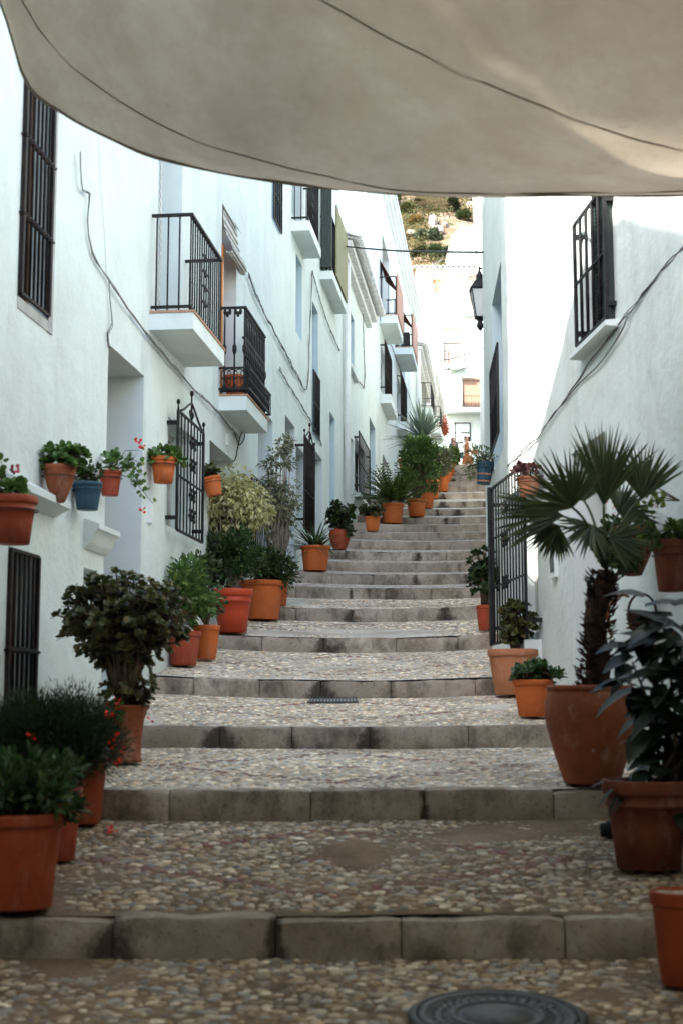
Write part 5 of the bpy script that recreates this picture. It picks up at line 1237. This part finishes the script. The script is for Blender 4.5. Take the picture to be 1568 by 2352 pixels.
for (x,y,lb) in ((260,1913,'red petal cluster fallen on the cobbles at left'),(345,1658,'tiny red petal lying on the step top beside the flared pot')):
    p=ground_hit(x,y); m=MB()
    for k in range(7 if y>1800 else 3): m.leaf(Vector((U(-.015,.02),U(-.02,.02),.014)),rv().normalized(),Vector((0,0,1)),.03,.026,1)
    o=m.build('fallen_petals',M['f_red']); o.location=p; tag(o,lb,'petals')
# bougainvillea by the far corner
q=at(1021,980,70); r_=empty('climbing_plant',q,'coral bougainvillea hanging at the far corner above the dark haired woman','climbing plant'); m=MB(); sm=MB(); crown(m,sm,(-.3,0,.2),(0,0,0),(.28,.3,.62),420,.13,.11,1,18,-.1); finish(r_,m,sm,'f_coral')
q=at(1106,1045,40); 
# ================================================================== PEOPLE
M['skin']=noisy('skin',(.42,.24,.17),(.50,.30,.22),8,.5,30,0); M['hair']=noisy('dark hair',(.016,.010,.008),(.045,.026,.018),20,.5,60,.5,.004,sc=(6,6,1))
M['eye']=noisy('eye',(.015,.01,.008),(.03,.02,.015),5,.2,10,0); M['lips']=noisy('lips',(.30,.07,.06),(.36,.10,.09),5,.4,10,0)
def skin_body(root,V,E,Rd,rootv=0):
    me=bpy.data.meshes.new('body'); me.from_pydata(V,E,[]); o=bpy.data.objects.new('body',me); COL.objects.link(o)
    sk=o.modifiers.new('s','SKIN'); sb=o.modifiers.new('d','SUBSURF'); sb.levels=2; sb.render_levels=2
    lay=me.skin_vertices[0].data if me.skin_vertices else None
    if lay is None:
        import bmesh
        bm=bmesh.new(); bm.from_mesh(me); bm.verts.layers.skin.verify(); bm.to_mesh(me); bm.free(); lay=me.skin_vertices[0].data
    for i,s in enumerate(lay): s.radius=Rd[i] if hasattr(Rd[i],'__len__') else (Rd[i],Rd[i]); s.use_root=(i==rootv)
    dg=bpy.context.evaluated_depsgraph_get(); dg.update(); n=bpy.data.meshes.new_from_object(o.evaluated_get(dg)); o.modifiers.clear(); o.data=n
    n.materials.clear(); n.materials.append(M['skin']); n.polygons.foreach_set('use_smooth',[True]*len(n.polygons)); o.parent=root; return o
def person(loc,label,rz,armL,armR,lean=0):
    root=empty('person',loc,label,'person',None,rz)
    V=[];E=[];Rd=[]
    def add(p,r,par=None):
        V.append(p);Rd.append(r)
        if par is not None: E.append((par,len(V)-1))
        return len(V)-1
    pel=add((0,0,.93),(.15,.10)); sp=add((0,0,1.08),(.12,.085),pel); ch=add((0,0,1.26),(.145,.095),sp); nb=add((0,.0,1.385),(.07,.06),ch)
    nk=add((0,-.01,1.435),.048,nb); hd=add((0,-.02,1.50),(.068,.080),nk); ht=add((0,-.008,1.585),(.074,.088),hd); add((0,0,1.635),(.045,.05),ht)
    add((0,-.125,1.525),.012,hd)
    for s,(el,wr,fd) in ((-1,armL),(1,armR)):
        sh=add((s*.165,0,1.345),.052,ch); e=add(el,.038,sh); w=add(wr,.026,e); fd=Vector(fd).normalized()
        pm=Vector(wr)+fd*.06; p=add(tuple(pm),(.032,.018),w); sd=fd.cross(Vector((0,1,.2))).normalized()
        for k,L in ((-1.5,.062),(-.5,.075),(.5,.072),(1.5,.058)):
            a=pm+fd*.04+sd*.012*k; b=a+fd*L*.55+Vector((0,-.008,0)); c=b+fd*L*.45+Vector((0,-.014,0))
            i=add(tuple(a),.009,p); i=add(tuple(b),.0085,i); add(tuple(c),.007,i)
        a=pm-fd*.02+sd*.035; i=add(tuple(a),.010,p); add(tuple(a+fd*.04+sd*.02),.008,i)
    for s in (-1,1):
        hp=add((s*.085,0,.87),.088,pel); kn=add((s*.10,-.01,.48),.055,hp); an=add((s*.105,.02,.09),.036,kn); add((s*.11,-.12,.035),(.035,.025),an)
    b=skin_body(root,V,E,Rd)
    for s in (-1,1):
        m=MB(); m.blob((s*.03,-.098,1.548),(.012,.006,.007),8,5); m.build('eye',M['eye'],root)
        m=MB(); m.blob((s*.078,.0,1.535),(.010,.02,.03),8,5); m.build('ear',M['skin'],root)
    m=MB(); m.blob((0,-.097,1.478),(.024,.006,.008),8,5); m.build('mouth',M['lips'],root)
    return root
gd=69.0
p=at(1072.5,1066,gd); p.z=gz(gd)
w2=person(p,'woman in rust brown wide trousers and a white cardigan, one hand raised to her mouth',-.35,((-.20,-.10,1.12),(-.06,-.19,1.36),(.3,-.1,.9)),((.22,.03,1.08),(.24,-.06,.86),(.0,-.2,-1)))
rust=noisy('rust brown cloth',(.21,.070,.028),(.29,.105,.045),5,.85,40,.4,.01,sc=(7,7,.6))
m=MB(); m.tube([(0,0,1.34),(0,0,1.22),(0,0,1.06),(0,0,.95),(0,0,.84)],[.14,.165,.14,.175,.185],14)
for s in (-1,1): m.tube([(s*.08,0,.90),(s*.095,0,.62),(s*.125,.0,.30),(s*.15,.0,.03)],[.125,.14,.165,.20],14)
for i,v in enumerate(m.v): m.v[i]=(v[0],v[1]*.78,v[2])
m.build('trousers',rust,w2)
white=noisy('white knit',(.70,.69,.66),(.80,.79,.76),12,.9,60,.4,.006)
m=MB()
for (e,wq,s) in (((-.20,-.10,1.12),(-.08,-.17,1.33),-1),((.22,.03,1.08),(.24,-.05,.90),1)): m.tube([(s*.12,0,1.37),(s*.175,0,1.33),e,wq],[.06,.068,.058,.05],10)
vs=[];fs=[];Z=[1.40,1.30,1.12,.95,.80,.66];RR=[.10,.185,.19,.20,.215,.23];n=13
for z,rr in zip(Z,RR):
    for k in range(n): a=math.radians(-55+290*k/(n-1)); vs.append((rr*math.cos(a),rr*.72*math.sin(a)+.01,z))
for j in range(len(Z)-1):
    for k in range(n-1): q=j*n+k; fs.append((q,q+1,q+n+1,q+n))
m.add(vs,fs,True); m.build('cardigan',white,w2)
m=MB(); 
for k in range(70):
    a=U(.1,math.pi-.1) if k%2 else U(-.45,math.pi+.45); zz=U(1.40,1.63); m.blob((.125*math.cos(a),.0+.085*math.sin(a),zz),(U(.03,.05),U(.03,.05),U(.04,.06)),6,4)
m.build('hair',M['hair'],w2)
m=MB(); m.lathe([(.15,1.615),(.155,1.622),(.095,1.64),(.085,1.70),(.06,1.715),(0,1.718)],18); m.build('hat',noisy('pale pink hat',(.62,.45,.40),(.70,.54,.48),6,.9,40,.2,.004),w2)
q=p+Vector((.40,-.05,.74)); r_=empty('handbag',q,'red brown handbag at the side of the woman in rust trousers','handbag')
bagm=noisy('red brown leather',(.17,.045,.025),(.24,.075,.04),8,.5,60,.2,.003); m=MB(); m.hexa([(-.17,-.05,0),(.17,-.05,0),(.17,.05,0),(-.17,.05,0),(-.15,-.03,.22),(.15,-.03,.22),(.15,.03,.22),(-.15,.03,.22)]); m.build('bag',bagm,r_)
m=MB(); m.tube([(-.13,0,.22),(-.14,0,.32),(-.19,0,.40),(-.10,0,.36),(.0,0,.34),(.08,0,.30),(.13,0,.22)],.012,5); m.build('strap',bagm,r_)
p=at(1041,1063,gd+.5); p.z=gz(gd+.5)
w1=person(p,'woman with long dark hair, dark plaid shawl and dark trousers, left of the pair',.3,((-.22,-.02,1.10),(-.20,-.14,.92),(.1,-.5,-.6)),((.23,-.02,1.08),(.22,-.12,.88),(.0,-.2,-1)))
m=MB()
for s in (-1,1): m.tube([(s*.08,0,.95),(s*.085,0,.88),(s*.10,-.01,.48),(s*.105,.01,.10)],[.10,.105,.075,.06],12)
m.tube([(0,0,1.02),(0,0,.94),(0,0,.84)],[.15,.165,.16],12); m.build('trousers',noisy('dark trousers',(.012,.013,.018),(.03,.03,.036),6,.85,40,.2,.004),w1)
m=MB(); m.tube([(0,0,1.42),(0,0,1.33),(0,0,1.15),(0,0,1.0)],[.07,.16,.15,.16],14)
for i,v in enumerate(m.v): m.v[i]=(v[0],v[1]*.72,v[2])
m.build('top',noisy('pink brown top',(.26,.12,.10),(.40,.22,.19),9,.9,40,.2,.004),w1)
pm,nt,b,_=base('plaid wool',.95,.1); v=coords(nt,(16,16,16)); ck=nd(nt,'ShaderNodeTexChecker'); ck.inputs['Scale'].default_value=1; nt.links.new(v,ck.inputs[0])
ck.inputs[1].default_value=(.020,.020,.026,1); ck.inputs[2].default_value=(.17,.17,.20,1); nt.links.new(ck.outputs[0],b.inputs['Base Color'])
m=MB(); vs=[];fs=[];Z=[1.43,1.36,1.20,1.02,.84,.70];RR=[.10,.20,.235,.255,.27,.285];n=15
for z,rr in zip(Z,RR):
    for k in range(n): a=math.radians(-60+300*k/(n-1)); w=1+.06*math.sin(k*2.1); vs.append((rr*w*math.cos(a),rr*w*.72*math.sin(a)+.01,z))
for j in range(len(Z)-1):
    for k in range(n-1): q=j*n+k; fs.append((q,q+1,q+n+1,q+n))
m.add(vs,fs,True)
for (e,wq,s) in (((-.22,-.02,1.10),(-.20,-.12,.95),-1),((.23,-.02,1.08),(.22,-.10,.92),1)): m.tube([(s*.12,0,1.37),(s*.175,0,1.33),e,wq],[.06,.07,.066,.058],10)
m.build('shawl',pm,w1)
m=MB()
for k in range(90):
    a=U(-.35,math.pi+.35); f=R(); zz=1.65-.5*f; rr=.088+.03*f; m.blob((rr*math.cos(a)+(.04*f if k%3==0 else 0),.015+rr*.85*math.sin(a),zz),(U(.026,.045),U(.026,.045),U(.05,.08)),6,4)
m.build('hair',M['hair'],w1)
q=p+Vector((.33,-.12,.58)); r_=empty('handbag',q,'teal cloth bag hanging at the side of the woman in the plaid shawl','handbag')
tealm=noisy('teal cloth',(.025,.10,.115),(.05,.16,.18),8,.8,60,.3,.004); m=MB(); m.hexa([(-.15,-.06,0),(.15,-.06,0),(.15,.06,0),(-.15,.06,0),(-.19,-.03,.32),(.19,-.03,.32),(.19,.03,.32),(-.19,.03,.32)]); m.build('bag',tealm,r_)
m=MB(); m.tube([(-.15,0,.32),(-.13,.02,.60),(-.10,.03,.78),(-.05,.02,.60),(.0,0,.32)],.014,5); m.build('strap',tealm,r_)
# ================================================================== HILLSIDE PLANTS
def hill_hit(x,y):
    r=ray(x,y); d=92
    while d<230:
        X=r[0]*d/r[1]; z=r[2]*d/r[1]
        if z<=hill_z(X,d): return Vector((X,d,z))
        d+=.2
    return Vector((X,d,z))
M['h_olive']=leafmat('hill olive leaves',(.035,.045,.012),(.07,.075,.022),(.13,.125,.045),.6); M['h_green']=leafmat('hill green leaves',(.03,.052,.018),(.06,.09,.03),(.10,.13,.05),.6)
M['h_dark']=leafmat('hill dark leaves',(.014,.022,.010),(.03,.042,.016),None,.6); M['h_ochre']=leafmat('hill dry grass',(.15,.095,.028),(.22,.15,.048),(.27,.20,.085),.7); M['h_grey']=leafmat('hill grey green leaves',(.05,.075,.042),(.09,.12,.07),(.14,.165,.11),.6)
M['h_straw']=leafmat('hill straw',(.22,.17,.10),(.36,.29,.19),(.45,.38,.28),.7)
GB='bushes on the hillside'
for (x,y,w,hh,mt,lb) in ((932,492,44,40,'h_olive','olive green bush on the hillside beside the left roofs'),(962,478,40,34,'h_olive','brownish olive bush in the middle of the hillside top'),(1040,488,40,58,'h_dark','dark shadowy tree on the hillside under the awning edge'),(1063,508,46,46,'h_green','round bright green bush on the hillside above the pale rocks'),
   (955,512,52,26,'h_ochre','ochre patch of dry shrub on the hillside left of the pale rock'),(968,552,44,38,'h_grey','grey green bush on the hillside beneath the ochre shrub'),(998,553,40,44,'h_grey','grey green bush on the hillside right beneath the pale rock'),(962,590,46,40,'h_olive','yellow green bush on the hillside lowest at the left'),(1000,590,44,44,'h_green','green bush on the hillside just above the far roof'),(1026,592,34,44,'h_grey','grey green bush on the hillside against the small slanted house'),(1096,515,20,36,'h_olive','small olive bush on the hillside at the right corner edge'),(1085,470,22,14,'h_dark','dark low shrub on the hillside at the upper right'),(905,470,40,50,'h_green','green bush on the hillside partly behind the left cornice')):
    q=hill_hit(x,y); s=q.y/F; rx=w*s*.42; rz=hh*s*.42; r_=empty('bush',q,lb,'bush',GB); m=MB(); sm=MB(); crown(m,sm,(0,0,-.3),(0,0,rz*.8),(rx,rx*.8,rz),1700,.24,.13,0,26,.2,cr=.36,srad=.05); finish(r_,m,sm,mt)
q=hill_hit(985,488); r_=empty('fallen_palm_fronds',q,'straw coloured dry fronds leaning over the hillside bushes','dry fronds',None); m=MB()
for k in range(110):
    a=U(-.5,.8); dr=Vector((-math.cos(a),U(-.5,.2),math.sin(a)*.7+.1)).normalized(); m.strap((U(0,2.5),U(-.8,.8),U(.2,2.0)),dr,Vector((0,0,1)),U(1.6,3.2),.09,U(.2,1.0),4)
m.build('fronds',M['h_straw'],r_)
rock=noisy('pale rock',(.22,.18,.145),(.36,.32,.28),1.2,.9,6,.8,.15)
for (x,y,w,hh,lb) in ((992,522,22,34,'tall pale grey rock on the hillside'),(1006,538,28,26,'broken pinkish rock below the tall pale rock'),(1020,520,18,12,'flat tan rock beside the hillside path'),(945,540,26,14,'low tan rock on the hillside left of the grey green bush'),(1080,478,24,18,'tan rock at the upper right of the hillside')):
    q=hill_hit(x,y); s=q.y/F; m=MB(); m.blob((0,0,hh*s*.3),(w*s/2,w*s/2,hh*s*.6),10,7,.18)
    o=m.build('boulder',rock,flat=True); o.location=q; tag(o,lb,'rock','rocks on the hillside')
m=MB()
for _ in range(1700):
    x=U(880,1135); y=U(395,612); q=hill_hit(x,y)
    if noise.noise(Vector((q.x*.12,q.y*.12,9)))<-.05: continue
    c=q+rv()*.5
    for k in range(9): v=rv().normalized(); m.leaf(c+v*.3+Vector((0,0,.25)),(v+Vector((0,0,.4))).normalized(),rv(),.26,.12,0)
o=m.build('scrub',M['h_olive']); tag(o,'low olive scrub spread over the dry hillside','scrub',None,'stuff')
# ================================================================== LIGHT AND CAMERA
A_SUN=1.2; K_SUN=1.15
dv=Vector((1,A_SUN,-K_SUN)).normalized()
sl=bpy.data.lights.new('sun','SUN'); sl.energy=2.7; sl.angle=math.radians(.53); sl.color=(1,.955,.89)
so=bpy.data.objects.new('sun',sl); COL.objects.link(so); so.rotation_euler=dv.to_track_quat('-Z','Y').to_euler(); so.location=(-20,-20,40)
w=bpy.data.worlds.new('World'); SC.world=w; w.use_nodes=True; nt=w.node_tree; bg=nt.nodes.get('Background') or nt.nodes.new('ShaderNodeBackground')
sky=nt.nodes.new('ShaderNodeTexSky'); sky.sky_type='NISHITA'; sky.sun_disc=False; sky.sun_elevation=math.asin(-dv.z); sky.sun_rotation=math.atan2(-dv.x,-dv.y)%(2*math.pi)
sky.dust_density=2.0; sky.ozone_density=1.0; sky.air_density=1.0
nt.links.new(sky.outputs[0],bg.inputs[0]); bg.inputs[1].default_value=.15
out=nt.nodes.get('World Output') or nt.nodes.new('ShaderNodeOutputWorld'); nt.links.new(bg.outputs[0],out.inputs[0])
cd=bpy.data.cameras.new('camera'); co=bpy.data.objects.new('camera',cd); COL.objects.link(co); SC.camera=co
cd.sensor_fit='VERTICAL'; cd.sensor_height=36; cd.sensor_width=24; cd.lens=36*F/2352; cd.clip_start=.05; cd.clip_end=3000
co.location=(0,0,0); co.rotation_euler=(math.pi/2+PITCH,0,0)
cd.dof.use_dof=True; cd.dof.focus_distance=22; cd.dof.aperture_fstop=2.8
SC.view_settings.view_transform='Standard'; SC.view_settings.look='None'; SC.view_settings.gamma=1; SC.view_settings.exposure=2.5
SC.cycles.max_bounces=8; SC.cycles.diffuse_bounces=5; SC.cycles.transmission_bounces=4; SC.cycles.use_denoising=True
